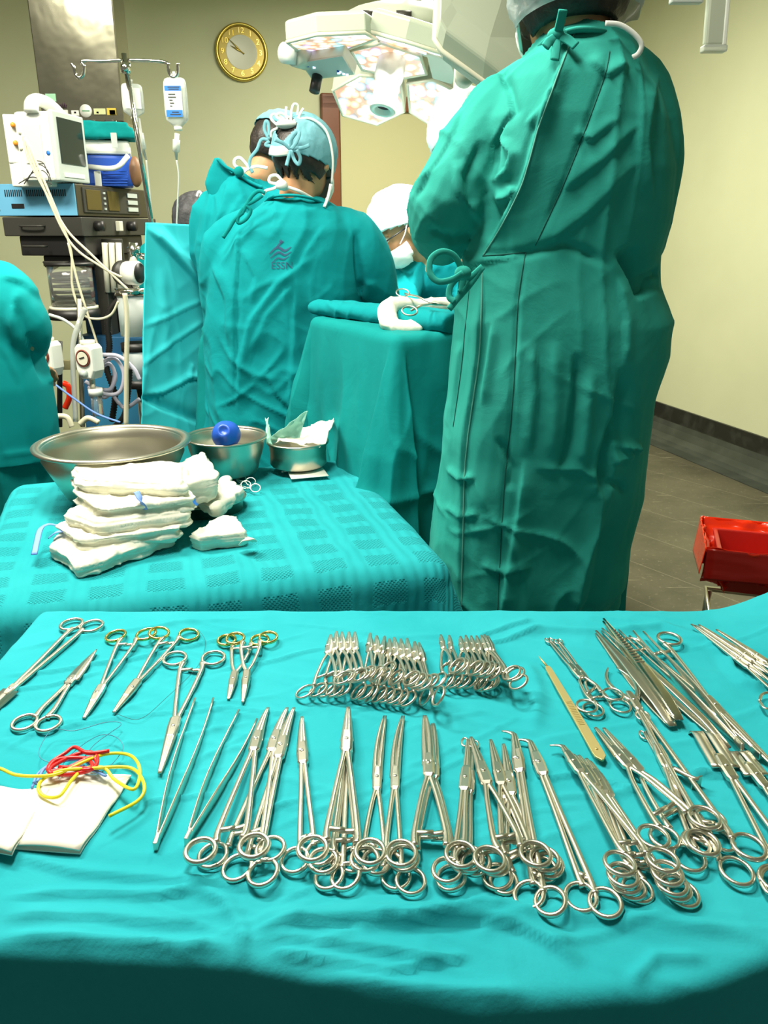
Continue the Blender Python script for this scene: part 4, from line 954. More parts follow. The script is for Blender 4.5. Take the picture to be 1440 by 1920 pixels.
shell('surgical_cap', cc, ax2, (.087, .108, .102), lambda r, f, u: (u > -.50+.22*(f+1)/2 and not (((r+.10)/(.42-.22*max(0, (.15-u)/.35)))**2+((u-.12)/.36)**2 < 1 and f < 0)), M['cap'], s2, amp=.016, thick=.002, n=144, m=96, sharp=4)
bk = P(545, 278, D-.13)
for pts in (((545, 279), (546, 262), (556, 248), (561, 250), (556, 266), (546, 280)), ((545, 279), (568, 277), (580, 272)), ((545, 281), (541, 296), (537, 311)), ((546, 281), (552, 300), (560, 308), (563, 296), (556, 281)), ((545, 280), (530, 268), (515, 262))):
    ribbon('cap_tie', [P(x, y, D-.125-.003*i) for i, (x, y) in enumerate(pts)], .0048, M['cap'], s2, up=(0, -1, 0), th=.25)
ribbon('cap_band', [P(x, y, D-dd) for x, y, dd in ((506, 282, .06), (520, 284, .095), (545, 281, .118))], .013, M['white'], s2, up=(0, -1, .0), th=.2)
# white mask strings bunched on the crown and tied at the nape
for pts in (((520, 235), (508, 222), (513, 214), (528, 220), (540, 232)), ((540, 232), (536, 214), (537, 200)), ((545, 230), (547, 205), (552, 195), (559, 200), (556, 220), (552, 232)), ((556, 230), (562, 215), (569, 203)),
            ((530, 226), (518, 218), (526, 212), (545, 222), (560, 232)), ((522, 240), (510, 246), (508, 258)), ((550, 226), (580, 222), (606, 238), (618, 262), (624, 300), (622, 345))):
    ribbon('mask_tie', [P(x, y, D-.07+.004*i) for i, (x, y) in enumerate(pts)], .0034, M['white'], s2, up=(0, -1, 0), th=.45)
MB().sphere(P(537, 233, D-.075), (.030, .02, .012), 14, 8).build('mask_knot', M['white'], s2)
for pts in (((527, 346), (506, 342), (507, 331), (519, 329), (530, 340)), ((527, 347), (512, 354), (498, 358), (493, 366)), ((530, 348), (560, 358), (585, 372), (608, 388)), ((528, 345), (540, 352), (530, 356)), ((608, 388), (615, 370), (620, 345))):
    ribbon('neck_tie', [P(x, y, D-.085+.012*i*(x > 560)) for i, (x, y) in enumerate(pts)], .0042, M['white'], s2, up=(0, -1, 0), th=.4)
MB().sphere(P(528, 347, D-.09), (.017, .012, .014), 12, 8).build('neck_knot', M['white'], s2)
shell('face_mask', h2+f*.024-u*.046, ax2, (.074, .094, .072), lambda r, f, u: f > .25 and -.85 < u < .75, M['mask'], s2, amp=.02, thick=.002)
ribbon('collar_band', [P(x, y, D-dd) for x, y, dd in ((500, 378, .03), (512, 369, .07), (545, 366, .10), (580, 371, .09), (605, 381, .06), (622, 392, .02))], .008, M['gown_teal'], s2, th=.5)
for pts in (((497, 362), (485, 358), (472, 368), (462, 385), (454, 400)), ((462, 385), (470, 395), (462, 410), (448, 418), (446, 408), (458, 388)), ((456, 398), (440, 412), (430, 428), (418, 446)), ((462, 384), (478, 376), (492, 366))):
    ribbon('gown_tie', [P(x, y, D-.13) for i, (x, y) in enumerate(pts)], .0052, M['gown_dark'], s2, up=(0, -1, 0), th=.4)
# faded stamp on the back: emblem over letters
M['stamp'] = principled('faded_purple_ink', (.03, .07, .16), .9, Alpha=.7)
fp = projector(g2); mb = MB()
def stroke(pts, w):
    q = spline([V(x, y, 0) for x, y in pts], 8); n = len(q); vs = []
    for i, p in enumerate(q):
        tt = (q[min(i+1, n-1)]-q[max(i-1, 0)]).normalized(); nn = V(-tt.y, tt.x, 0)*w*(.3+.7*math.sin(math.pi*(i+.5)/n))
        vs += [fp(p.x-nn.x, p.y-nn.y, .0015), fp(p.x+nn.x, p.y+nn.y, .0015)]
    mb.add(vs, [(2*i, 2*i+2, 2*i+3, 2*i+1) for i in range(n-1)])
for pts, w in ((((505, 476), (520, 464), (534, 470), (546, 463)), 2.6), (((507, 484), (522, 473), (534, 478), (546, 472)), 2.2), (((511, 491), (521, 484), (532, 486), (542, 480)), 1.6), (((518, 464), (525, 457), (532, 452)), 2)): stroke(pts, w)
mb.add([fp(527+3.5*math.cos(k*math.pi/5), 453+3.5*math.sin(k*math.pi/5), .0015) for k in range(10)], [tuple(range(10))])
mb.build('emblem', M['stamp'], g2)
fc = bpy.data.curves.new('t', 'FONT'); fc.body = 'ESSN'; fc.size = 19; fc.space_character = 1.0
o = bpy.data.objects.new('t', fc); COL.objects.link(o); bpy.context.view_layer.update()
me = bpy.data.meshes.new_from_object(o.evaluated_get(bpy.context.evaluated_depsgraph_get())); bpy.data.objects.remove(o)
bm = bmesh.new(); bm.from_mesh(me); bmesh.ops.triangulate(bm, faces=bm.faces); bmesh.ops.subdivide_edges(bm, edges=bm.edges, cuts=2)
for v_ in bm.verts: v_.co = fp(508+v_.co.x, 504-v_.co.y, .0015)
bm.to_mesh(me); bm.free()
link('stamp_lettering', me, M['stamp'], g2, False)

# ---- surgeon on the left, half behind the first
D = 2.78
h1 = P(528, 288, D+.02); ax1 = headaxes(.75, -.6)
J1 = dict(hip=P(476, 640, D+.03), chest=P(472, 440, D+.03), neck=P(478, 345, D), head=h1, sh=[P(428, 410, D+.02), P(530, 405, D+.05)],
          el=[P(450, 535, D+.10), P(560, 520, D+.14)], wr=[P(520, 540, D+.28), P(600, 540, D+.30)], hd=[V(1, .6, -.2), V(.2, 1, -.3)], **legs(-.50, D, 0, .95))
s1 = person('person in teal gown stooping at the left, head hidden behind the central figure', 'person', (-.50, D, 0), J1, ax1, .009)
R = [row(y, a, b_, D, dp, yw) for y, a, b_, dp, yw in ((322, 430, 500, .05, .2), (340, 412, 520, .09, .2), (365, 388, 535, .12, .2), (400, 374, 550, .14, .2), (450, 370, 552, .15, .2), (520, 376, 545, .15, .2), (600, 384, 540, .15, .2), (700, 388, 540, .16, .2),
     (800, 386, 540, .16, .2), (900, 390, 540, .155, .2), (950, 390, 540, .15, .2))]
SL = [([P(440, 370, D), P(404, 405, D), P(404, 470, D+.04), P(424, 535, D+.1), P(515, 540, D+.27)], [.06, .078, .076, .068, .05]),
      ([P(500, 370, D), P(535, 400, D+.04), P(550, 460, D+.08), P(560, 520, D+.16), P(595, 540, D+.28)], [.06, .07, .065, .06, .045])]
C1 = [([(410, 300), (395, 360), (385, 430), (380, 500)], 6, -.008, 1), ([(430, 340), (410, 400), (390, 450)], 7, .012, 1), ([(460, 360), (420, 420), (395, 500)], 7, .010, 1), ([(400, 520), (405, 600), (400, 700), (398, 780)], 7, .012, 1),
      ([(420, 540), (415, 640), (410, 740)], 6, .010, -1), ([(385, 480), (395, 560), (420, 640)], 7, .009, 1), ([(480, 365), (450, 400), (440, 440)], 6, .008, 1), ([(425, 600), (418, 700), (422, 780)], 6, -.010, 0)]
gown(s1, R, SL, M['gown_teal'], C1, vox=.008, seed=21, vert=(10, 1.5), amp=.009, vamp=.010, big=.006)
trousers(s1, J1, M['gown_dark']); gloves(s1, J1, 0)
r, f, u = ax1
shell('hair', h1-f*.012+u*.010, ax1, (.082, .102, .100), lambda r, f, u: (f < .2 and u > -.7) or u > .4, M['hair'], s1, amp=.02, thick=.005)
shell('surgical_cap', h1-f*.010+u*.020, ax1, (.091, .110, .104), lambda r, f, u: u > .12, M['cap'], s1, amp=.022, thick=.002)
for pts in (((505, 262), (496, 244), (498, 228), (503, 232), (505, 256)), ((504, 262), (490, 262), (482, 280), (470, 296), (468, 312), (474, 324)), ((505, 264), (498, 272), (508, 274))):
    ribbon('cap_tie', [P(x, y, D-.10) for x, y in pts], .0050, M['cap'], s1, up=(0, -1, 0), th=.3)
for pts in (((462, 318), (442, 312), (440, 300), (450, 296), (462, 308), (468, 318)), ((462, 318), (480, 312), (502, 315)), ((462, 318), (455, 325), (452, 330))):
    ribbon('mask_tie', [P(x, y, D-.10) for x, y in pts], .0048, M['white'], s1, up=(0, -1, 0), th=.3)
mb = MB(); mb.loft([selli(P(x, y, D-.06), V(a, 0, 0), V(0, .02, 0), 16) for x, y, a in ((407, 296, .008), (409, 303, .016), (412, 320, .034), (420, 345, .06), (428, 370, .06))])
me = fuse(mb, .006, 2); folds(me, seed=5, amp=.004, vamp=.003, big=.002); link('collar_flap', me, M['gown_teal'], s1)
ribbon('collar_band', [P(x, y, D-.09) for x, y in ((408, 298), (422, 312), (440, 322), (452, 330), (470, 342), (492, 352))], .009, M['gown_teal'], s1, th=.6)
MB().sphere(P(448, 322, D-.10), (.016, .012, .016), 12, 8).build('knot', M['gown_dark'], s1)

# ---- surgeon across the table with glasses
D = 3.16
h3 = P(750, 430, D); ax3 = headaxes(math.pi+1.15, -.62, .0)
J3 = dict(hip=P(850, 660, D+.42), chest=P(830, 545, D+.22), neck=P(795, 475, D+.10), head=h3, sh=[P(890, 500, D+.20), P(770, 500, D+.12)],
          el=[P(880, 590, D+.02), P(750, 560, D-.02)], wr=[P(820, 600, D-.12), P(765, 600, D-.16)], hd=[V(-1, -.5, -.3), V(0, -1, -.3)], **legs(.26, D+.45, 0, .92))
s3 = person('person with glasses and white mask bending over the patient, lit by the lamp', 'person', (.26, D+.45, 0), J3, ax3, .006, eyes=True)
M['gown_lit'] = M['gown_teal']
R = [row(y, a, b_, dd, dp, 0) for y, a, b_, dd, dp in ((462, 790, 830, D+.12, .05), (472, 765, 860, D+.14, .09), (495, 745, 890, D+.16, .12), (530, 738, 895, D+.20, .14), (580, 750, 900, D+.28, .14), (680, 760, 905, D+.40, .14), (780, 765, 905, D+.42, .14), (880, 765, 905, D+.43, .13))]
SL = [([P(800, 485, D+.14), P(768, 505, D+.10), P(752, 550, D+.02), P(755, 575, D-.06), P(765, 600, D-.14), P(768, 600, D-.17)], [.07, .08, .07, .062, .05, .04]),
      ([P(850, 485, D+.18), P(885, 505, D+.18), P(882, 570, D+.06), P(850, 595, D-.06), P(818, 602, D-.14)], [.07, .08, .07, .065, .05])]
gown(s3, R, SL, M['gown_teal'], [([(800, 470), (775, 510), (768, 560)], 6, .010, 1), ([(830, 480), (800, 520), (795, 560)], 6, .010, 1)], vox=.009, seed=31, amp=.008, vamp=.008)
trousers(s3, J3, M['gown_dark']); gloves(s3, J3, 0); gloves(s3, J3, 1)
r, f, u = ax3
shell('hair', h3-f*.014+u*.010, ax3, (.082, .100, .100), lambda r, f, u: (f < .1 and u > -.5) or u > .45, M['hair'], s3, amp=.02, thick=.005)
shell('surgical_cap', h3-f*.016+u*.034, ax3, (.102, .124, .116), lambda r, f, u: u > -.12+.34*f, M['cap_white'], s3, amp=.035, thick=.002, n=72, m=48, sharp=4)
shell('face_mask', h3+f*.030-u*.050, ax3, (.078, .094, .074), lambda r, f, u: f > .05 and -.85 < u < .30, M['mask'], s3, amp=.03, thick=.002)
gl = MB()
for k in (-1, 1): gl.tube(ringpts(h3+f*.108+r*k*.034+u*.012, r, u, .026, .017, 20), .0022, 6, close=True)
gl.tube([h3+f*.110+r*.008+u*.012, h3+f*.110-r*.008+u*.012], .0022, 6)
for k in (-1, 1): gl.tube([h3+f*.106+r*k*.060+u*.016, h3+f*.060+r*k*.084+u*.018, h3-f*.005+r*k*.086+u*.012], .0026, 6)
go = gl.build('glasses', M['black'], s3)
for k in (-1, 1): MB().lathe([(.0001, 0), (.024, 0), (.024, .001), (.0001, .001)], h3+f*.108+r*k*.034+u*.012, 20, (r, u*.68, f)).build('lens', M['glass'], go)
for k in (-1, 1): ribbon('mask_strap', [h3+f*.060+r*k*.080-u*.02, h3+f*.02+r*k*.088+u*.005, h3-f*.02+r*k*.10+u*.055], .004, M['white'], s3, th=.5)

# ---- head in a white cap behind the nurse's shoulder
D = 2.50
h5 = P(868, 262, D); ax5 = headaxes(-.5, -.35)
J5 = dict(hip=P(945, 640, D), chest=P(950, 450, D), neck=P(905, 355, D), head=h5, sh=[P(905, 412, D), P(1000, 412, D)],
          el=[P(898, 530, D+.04), P(1020, 530, D+.04)], wr=[P(890, 560, D+.16), P(985, 560, D+.16)], **legs(.36, D, 0, .95, 0, .09))
s5 = person('person in a white cap almost hidden behind the nearest green gown', 'person', (.36, D, 0), J5, ax5, .010)
gown(s5, [row(y, a, b_, D, dp, 0) for y, a, b_, dp in ((375, 880, 935, .06), (395, 868, 1000, .11), (430, 866, 1025, .13), (560, 866, 1020, .14), (700, 870, 1015, .14), (900, 875, 1010, .14))], [([P(900, 410, D), P(890, 430, D), P(895, 520, D+.04), P(895, 555, D+.14)], [.06, .065, .06, .045]), ([P(985, 410, D), P(1015, 430, D), P(1018, 520, D+.04), P(985, 555, D+.15)], [.06, .065, .06, .045])], M['gown_teal'], [], vox=.012, seed=41); gloves(s5, J5, 0); gloves(s5, J5, 1)
trousers(s5, J5, M['gown_dark'])
shell('surgical_cap', h5-ax5[1]*.012+ax5[2]*.020, ax5, (.098, .118, .112), lambda r, f, u: u > -.35, M['cap_white'], s5, amp=.03, thick=.002)
shell('face_mask', h5+ax5[1]*.026-ax5[2]*.046, ax5, (.076, .094, .072), lambda r, f, u: f > .2 and -.85 < u < .75, M['mask'], s5, amp=.02, thick=.002)

# ---- dark head behind the screen
D = 3.5
h6 = P(368, 415, D); ax6 = headaxes(.6, -.3)
J6 = dict(hip=P(350, 640, D), chest=P(350, 530, D), neck=P(358, 462, D), head=h6, sh=[P(290, 485, D), P(410, 485, D)],
          el=[P(290, 590, D+.02), P(415, 590, D+.02)], wr=[P(330, 620, D-.16), P(385, 620, D-.16)], hd=[V(.2, -1, -.2), V(-.2, -1, -.2)], **legs(-.85, D, 0, .80))
s6 = person('seated-height person whose grey-black hair shows above the hanging sheet', 'person', (-.85, D, 0), J6, ax6, .010, .95)
gown(s6, [row(y, a, b_, D, dp, 0) for y, a, b_, dp in ((448, 325, 380, .075), (466, 280, 424, .13), (530, 272, 430, .15), (640, 275, 428, .16), (760, 280, 420, .15))],
     [([P(310, 475, D), P(290, 492, D), P(290, 585, D+.01)], [.07, .08, .07]), ([P(395, 475, D), P(412, 492, D), P(415, 585, D+.01)], [.07, .08, .07])], M['scrub'], [], vox=.012, seed=51, name='scrub_top')
trousers(s6, J6, M['scrub'])
M['greyhair'] = principled('greying_hair', (.045, .045, .05), .6); noisy(M['greyhair'], (.09, .09, .10), 60, 4, .4, .7, .6, 130, .003)
shell('hair', h6+ax6[2]*.010, ax6, (.086, .104, .106), lambda r, f, u: (f < .4 and u > -.7) or u > .4, M['greyhair'], s6, amp=.03, thick=.006)
ribbon('mask_tie', [P(x, y, D-.05) for x, y in ((366, 378), (372, 360), (377, 364), (374, 376), (382, 374))], .005, M['white'], s6, up=(0, -1, 0), th=.4)

# ---- figure at the left edge in scrubs
D = 2.12
h7 = P(-150, 395, D+.05); ax7 = headaxes(.8, -.2)
J7 = dict(hip=P(-40, 850, D), chest=P(-60, 620, D), neck=P(-80, 500, D), head=h7, sh=[P(-190, 570, D), P(20, 570, D)],
          el=[P(-200, 700, D+.02), P(48, 625, D-.02)], wr=[P(-90, 720, D+.26), P(60, 690, D+.24)], hd=[V(.3, 1, -.2), V(0, 1, -.2)], **legs(-1.16, D, 0, .85))
s7 = person('person in teal scrubs cut off by the left edge, only shoulder and back visible', 'person', (-1.05, D, 0), J7, ax7, .010)
R = [row(y, a, b_, D, dp, 0) for y, a, b_, dp in ((488, -130, -60, .06), (500, -170, -20, .09), (530, -200, 15, .12), (580, -205, 45, .14), (660, -200, 66, .14), (720, -195, 88, .145), (800, -195, 100, .15), (858, -195, 104, .155))]
SL = [([P(-60, 545, D), P(-5, 552, D), P(26, 588, D-.02), P(46, 612, D-.02), P(50, 628, D+.05), P(56, 650, D+.2)], [.07, .085, .078, .068, .060, .045]),
      ([P(-150, 515, D), P(-190, 540, D), P(-205, 600, D), P(-200, 660, D+.02)], [.075, .08, .075, .07])]
C7 = [([(25, 560), (45, 620), (62, 660), (80, 720)], 12, -.018, 1), ([(0, 520), (40, 530), (75, 560)], 10, .008, 1), ([(88, 712), (104, 716)], 6, .008, 1), ([(30, 540), (20, 600), (35, 680)], 12, .008, 1), ([(0, 640), (40, 720), (60, 840)], 14, .006, 1), ([(0, 855), (104, 842)], 5, .004, 0)]
gown(s7, R, SL, M['scrub'], C7, vox=.008, seed=61, vert=(4, 1), amp=.004, vamp=.004, big=.006, name='scrub_top')
mb = MB()
for k, x in ((0, -1.27), (1, -1.05)): limb(mb, [V(x, D, .95), V(x+.01, D, .5), V(x, D, .08)], [.13, .105, .09])
mb.loft([selli(V(-1.15, D, .98), V(.17, 0, 0), V(0, .12, 0), 20), selli(V(-1.15, D, .8), V(.20, 0, 0), V(0, .135, 0), 20)])
me = fuse(mb, .010, 2); folds(me, amp=.006, vamp=.012, seed=63, big=.006); link('trousers', me, M['gown_dark'], s7)
shell('hair', h7, ax7, (.086, .104, .110), lambda r, f, u: (f < .3 and u > -.7) or u > .4, M['hair'], s7, amp=.02, thick=.005)
shell('surgical_cap', h7+ax7[2]*.012, ax7, (.093, .110, .112), lambda r, f, u: u > .1, M['cap'], s7, amp=.02, thick=.002)
# ------------------------------------------------------------------ side table things
STEEL = M['steel_dull']
def bowl(name, label, px, py, zr, R, h, rb, cat='basin', rim=.014, mat=None):
    c = G(px, py, zr); z0 = zr-h
    t = [(.001, z0+.0015), (rb*.8, z0+.001), (rb, z0+.004), (rb+.012, z0+.012), (R*.90, zr-.03), (R-rim, zr-.004), (R-rim*.5, zr), (R, zr-.003), (R-.001, zr-.007), (R-rim*.6, zr-.005), (R-rim-.002, zr-.008), (R*.90-.003, zr-.033), (rb+.009, z0+.008), (rb*.8, z0-.001), (.001, z0-.0012)]
    t = [(a, b_) for a, b_ in t]
    o = MB().lathe(t, V(c.x, c.y, 0), 72).build(name, mat or STEEL, None, loc=(c.x, c.y, z0))
    return tag(o, label, cat)
bowl('steel_basin', 'largest steel basin with wide rolled rim on the side table', 211, 826, .985, .167, .125, .098, rim=.020)
bowl('steel_basin', 'medium steel basin holding the blue bulb syringe', 423, 815, .958, .098, .098, .060, rim=.006)
bowl('steel_basin', 'smallest steel basin filled with torn paper wrappers', 558, 824, .930, .077, .070, .058, rim=.005)
bowl('steel_dish', 'shallow steel dish under the crumpled gauze beside the folded stack', 388, 928, .882, .083, .024, .052, 'dish', rim=.008)
# blue bulb
c = G(424, 815, .975)
ax = (V(1, 0, 0), V(0, .5, .86), V(0, -.86, .5))
t = thing('bulb_syringe', 'round dark blue rubber bulb resting in the medium basin', 'bulb syringe', tuple(c))
MB().lathe([(.0005, .030), (.009, .031), (.011, .034), (.016, .030), (.028, .018), (.0335, 0), (.029, -.016), (.018, -.028), (.008, -.036), (.007, -.075), (.004, -.078), (.0005, -.078)], c, 32, ax).build('bulb', M['blue'], t)
# paper in the small basin
M['blue2'] = principled('bright_blue_rubber', (.03, .18, .62), .4)
def crumple(name, quad, mat, parent=None, amp=.01, seed=1, n=16, loc=None, th=.0008):
    vs = []; q = [Vector(p) for p in quad]
    a = []
    for i in range(n+1):
        for j in range(n+1):
            u, v = i/n, j/n; a.append(q[0].lerp(q[1], u).lerp(q[3].lerp(q[2], u), v))
    arr = np.array([tuple(p) for p in a]); nn = (q[1]-q[0]).cross(q[3]-q[0]).normalized()
    d = amp*(ridged(arr*22+seed, seed)+.6*ridged(arr*45+seed, seed+1)-.6)
    vs = [p+nn*float(d[k]) for k, p in enumerate(a)]
    mb = MB().add(vs, [(i*(n+1)+j, (i+1)*(n+1)+j, (i+1)*(n+1)+j+1, i*(n+1)+j+1) for i in range(n) for j in range(n)])
    o = mb.build(name, mat, parent, loc=loc)
    s = o.modifiers.new('solid', 'SOLIDIFY'); s.thickness = th
    return o
c = G(558, 828, .93)
for lb, quad, mt, sd, nm in (('mint green torn wrapper standing tall at the left in the smallest basin', [(500, 824, .93, .05), (560, 826, .93, .05), (577, 770, 1.0, .06), (552, 785, .99, .05)], 'mint', 3, 'wrapper'),
                     ('mint green wrapper strip sticking up at the left rim of the smallest basin', [(500, 830, .93, .03), (512, 838, .92, .0), (506, 800, .97, .0), (499, 780, .98, .02)], 'mint', 4, 'wrapper'),
                     ('white crumpled wrapper lying across the smallest basin', [(515, 830, .93, 0), (600, 838, .925, 0), (627, 787, .965, .0), (530, 808, .95, .03)], 'paper', 5, 'wrapper'),
                     ('white crumpled wrapper at the right rim of the smallest basin', [(570, 832, .93, -.03), (610, 830, .935, -.02), (627, 790, .97, -.0), (585, 800, .95, .0)], 'paper', 8, 'wrapper')):
    q = [G(a, b_, z) for a, b_, z, _ in quad]
    tag(crumple(nm, q, M[mt], amp=.012, seed=sd, loc=tuple(q[0])), lb, 'wrapper')
# card and blade
q = [G(540, 886, T2+.008), G(546, 899, T2+.008), G(616, 893, T2+.008), G(604, 876, T2+.008)]
tag(MB().prism(q, V(0, 0, .0015)).build('paper_card', M['paper'], None, loc=tuple(q[0])), 'small white card lying before the smallest basin', 'card')
q = [G(528, 885, T2+.014), G(560, 880, T2+.014), G(600, 871, T2+.014)]
tag(MB().tube(q, [.0012, .0030, .0022], 8, flat=.4).build('marking_tool', M['grey'], None, loc=tuple(q[0])), 'thin grey pointed tool lying over the white card', 'tool')
# towel clips
for i, (lb, cx, cy) in enumerate((('wire towel clip with ring handles lying nearest the steel dish', 452, 897), ('wire towel clip just in front of its twin by the dish', 461, 909))):
    t = thing('towel_clip', lb, 'clip', tuple(G(cx, cy, T2)))
    for k, (dx, dy) in enumerate(((0, 0), (18, 6))):
        R_ = G(cx+dx, cy+dy, T2+.012+.004*i); MB().tube(ringpts(R_, V(1, .2, 0).normalized(), V(-.1, .6, .5).normalized(), .011, .011, 20), .0013, 6, close=True).build('finger_ring', M['steel'], t)
        MB().tube([R_-V(.010, 0, .002), G(cx-22, cy-2, T2+.010)], .0014, 6).build('shank', M['steel'], t)
# folded gauze sponges
def pad(name, label, quad, z, th, seed, rough=.0045, layers=5, cat='sponge', group=None):
    q = [G(x, y, z) for x, y in quad]; mb = MB(); cen = (q[0]+q[1]+q[2]+q[3])/4
    for k in range(layers):
        s = 1+.05*math.sin(seed*3+k*2.1); zz = th*(k+.5)/layers; hz = th/layers*.62
        ring = []
        for i in range(4):
            for u in (.08, .5, .92): ring.append(q[i].lerp(q[(i+1) % 4], u))
        ring = [cen+(p-cen)*s for p in ring]
        mb.loft([[cen+(p-cen)*.975+V(0, 0, zz-hz) for p in ring], [p+V(0, 0, zz-hz*.6) for p in ring], [p+V(0, 0, zz+hz*.6) for p in ring], [cen+(p-cen)*.975+V(0, 0, zz+hz) for p in ring]])
    me = fuse(mb, .0028, 2); v = verts(me); n = normals(me)
    d = rough*(noise(v*28+seed, seed)-.5)*2+rough*.7*(ridged(v*np.array([30, 30, 60.])+seed, seed+1)-.4)+rough*.4*(noise(v*90, seed+2)-.5)
    d += (1-np.abs(n[:, 2]))*.0011*np.sin(v[:, 2]*2*math.pi/.0062+5*noise(v*18, seed+5))
    setv(me, v+n*d[:, None])
    o = link(name, me, M['gauze'], None, True, tuple(cen)); return tag(o, label, cat, group)
GS = [('folded white gauze sponge at the bottom of the stack, its corner nearest the camera', [(95, 1040), (154, 1086), (332, 1020), (250, 965)], .853, .030),
      ('folded white gauze sponge second from the bottom of the stack', [(108, 1008), (160, 1040), (345, 1012), (260, 950)], .874, .028),
      ('folded white gauze sponge in the middle of the stack with thin layered edges', [(118, 985), (185, 1012), (362, 985), (280, 935)], .894, .030),
      ('folded white gauze sponge second from the top of the stack', [(138, 945), (195, 985), (374, 962), (300, 915)], .914, .032),
      ('long folded white gauze sponge on top of the stack', [(136, 905), (150, 935), (350, 945), (345, 895)], .934, .038)]
for i, (lb, qd, z, th) in enumerate(GS): pad('gauze_sponge', lb, qd, z, th, 3+i, group='gauze sponges stacked on the side table')
pad('gauze_sponge', 'rolled white gauze sponge leaning at the right end of the stack top', [(300, 915), (345, 948), (412, 930), (385, 880)], .915, .040, 21, .006, 2)
pad('gauze_sponge', 'crumpled white gauze lying in the shallow steel dish', [(370, 955), (400, 968), (455, 935), (425, 905)], .885, .018, 23, .008, 2)
pad('gauze_sponge', 'small separate roll of white gauze lying right of the stack', [(358, 1025), (380, 1034), (462, 1026), (440, 990)], .853, .030, 25, .005, 2)
tag(ribbon('gauze_tip', [G(455, 1020, .87), G(465, 1010, .885), G(473, 1014, .875)], .010, M['gauze'], None, th=.3), 'twisted white gauze tip at the end of the small roll', 'gauze')
def tape(label, pts, w=.006, mat='lightblue'):
    q = [G(x, y, z) for x, y, z in pts]
    o = MB().tube(spline(q, 6), w, 8, up=V(0, 0, 1), flat=.18).build('marker_tape', M[mat], None, loc=tuple(q[0])); return tag(o, label, 'tape')
tape('long blue loop of tape sticking out at the left of the gauze stack', [(64, 1040, .875), (70, 1012, .89), (76, 992, .90), (90, 983, .905), (108, 985, .90)], .0055)
tape('short blue tape end between the folded layers at the left', [(92, 1008, .885), (105, 998, .895), (118, 996, .895)], .006)
tape('blue tape strip hanging over the front of the topmost gauze', [(256, 922, .968), (264, 938, .955), (272, 955, .935)], .006)
tape('blue tape end showing behind the top of the gauze stack', [(292, 882, .962), (304, 872, .972), (314, 878, .962)], .007, 'blue2')
tape('blue tape end tucked under the leaning gauze roll', [(352, 928, .93), (360, 938, .925), (370, 948, .915)], .008, 'blue2')
# ------------------------------------------------------------------ things on the raised tray
q0 = G(618, 566, TM+.030); q1 = G(880, 596, TM+.030)
mb = MB(); dd = (q1-q0).normalized(); ll = dd.cross(V(0, 0, 1)); L_ = (q1-q0).length
for k, (o1, o2, r_) in enumerate(((0, -.012, .030), (-.055, -.010, .030), (.03, -.018, .018))):
    mb.tube([q0+dd*L_*s+ll*(-o1)+V(0, 0, o2) for s in (0, .04, .5, 1)], [r_*.7, r_, r_*1.05, r_], 16, up=V(0, 0, 1), flat=.7)
me = fuse(mb, .005, 3); folds(me, [([(612, 560), (620, 575), (640, 585)], 4, .004, 0)], amp=.004, vamp=.002, seed=71, big=.003)
tag(link('rolled_towel', me, M['gown_teal'], None, True, tuple(q0)), 'thick roll of teal cloth lying along the raised tray', 'towel')
gc = G(752, 590, TM+.030)
mb = MB(); mb.tube(spline([gc+V(.05, .08, .01), gc+V(.0, .05, .022), gc+V(-.035, .0, .012), gc+V(-.020, -.045, -.022), gc+V(.05, -.055, -.028)], 6), .024, 14, up=V(0, 0, 1), flat=.8)
mb.tube([gc+V(.0, .06, .015), gc+V(.14, .10, .012)], .020, 12)
me = fuse(mb, .005, 3); v = verts(me); n = normals(me); setv(me, v+n*(.005*(ridged(v*22, 3)-.4))[:, None])
tag(link('gauze_sponge', me, M['gauze'], None, True, tuple(gc)), 'white gauze bent around the teal roll on the raised tray', 'sponge')
t = thing('needle_holder', 'steel needle holder with large rings resting on the gauze on the raised tray', NH, tuple(gc))
Ra, Rb = G(755, 549, TM+.075), G(768, 583, TM+.062); Tp = G(838, 572, TM+.058)
Lk = Tp.lerp((Ra+Rb)/2, .35)
for R_ in (Ra, Rb):
    MB().tube(ringpts(R_, V(1, 0, -.1).normalized(), V(.1, .6, .5).normalized(), .016, .013, 24), .0019, 8, close=True).build('finger_ring', M['steel'], t)
    MB().tube([R_+(Lk-R_).normalized()*.013, R_.lerp(Lk, .5)+V(0, 0, .004), Lk], .0024, 8).build('shank', M['steel'], t)
MB().box(Lk, (.022, .009, .006), ((Tp-Lk).normalized(), (Tp-Lk).normalized().cross(V(0, 0, 1)), V(0, 0, 1))).build('box_lock', M['steel'], t, smooth=False, bevel=.001)
for k in (-1, 1): MB().tube([Lk+V(0, .001*k, 0), Tp+V(0, .0008*k, 0)], [.0036, .0016], 8).build('jaw', M['steel'], t)

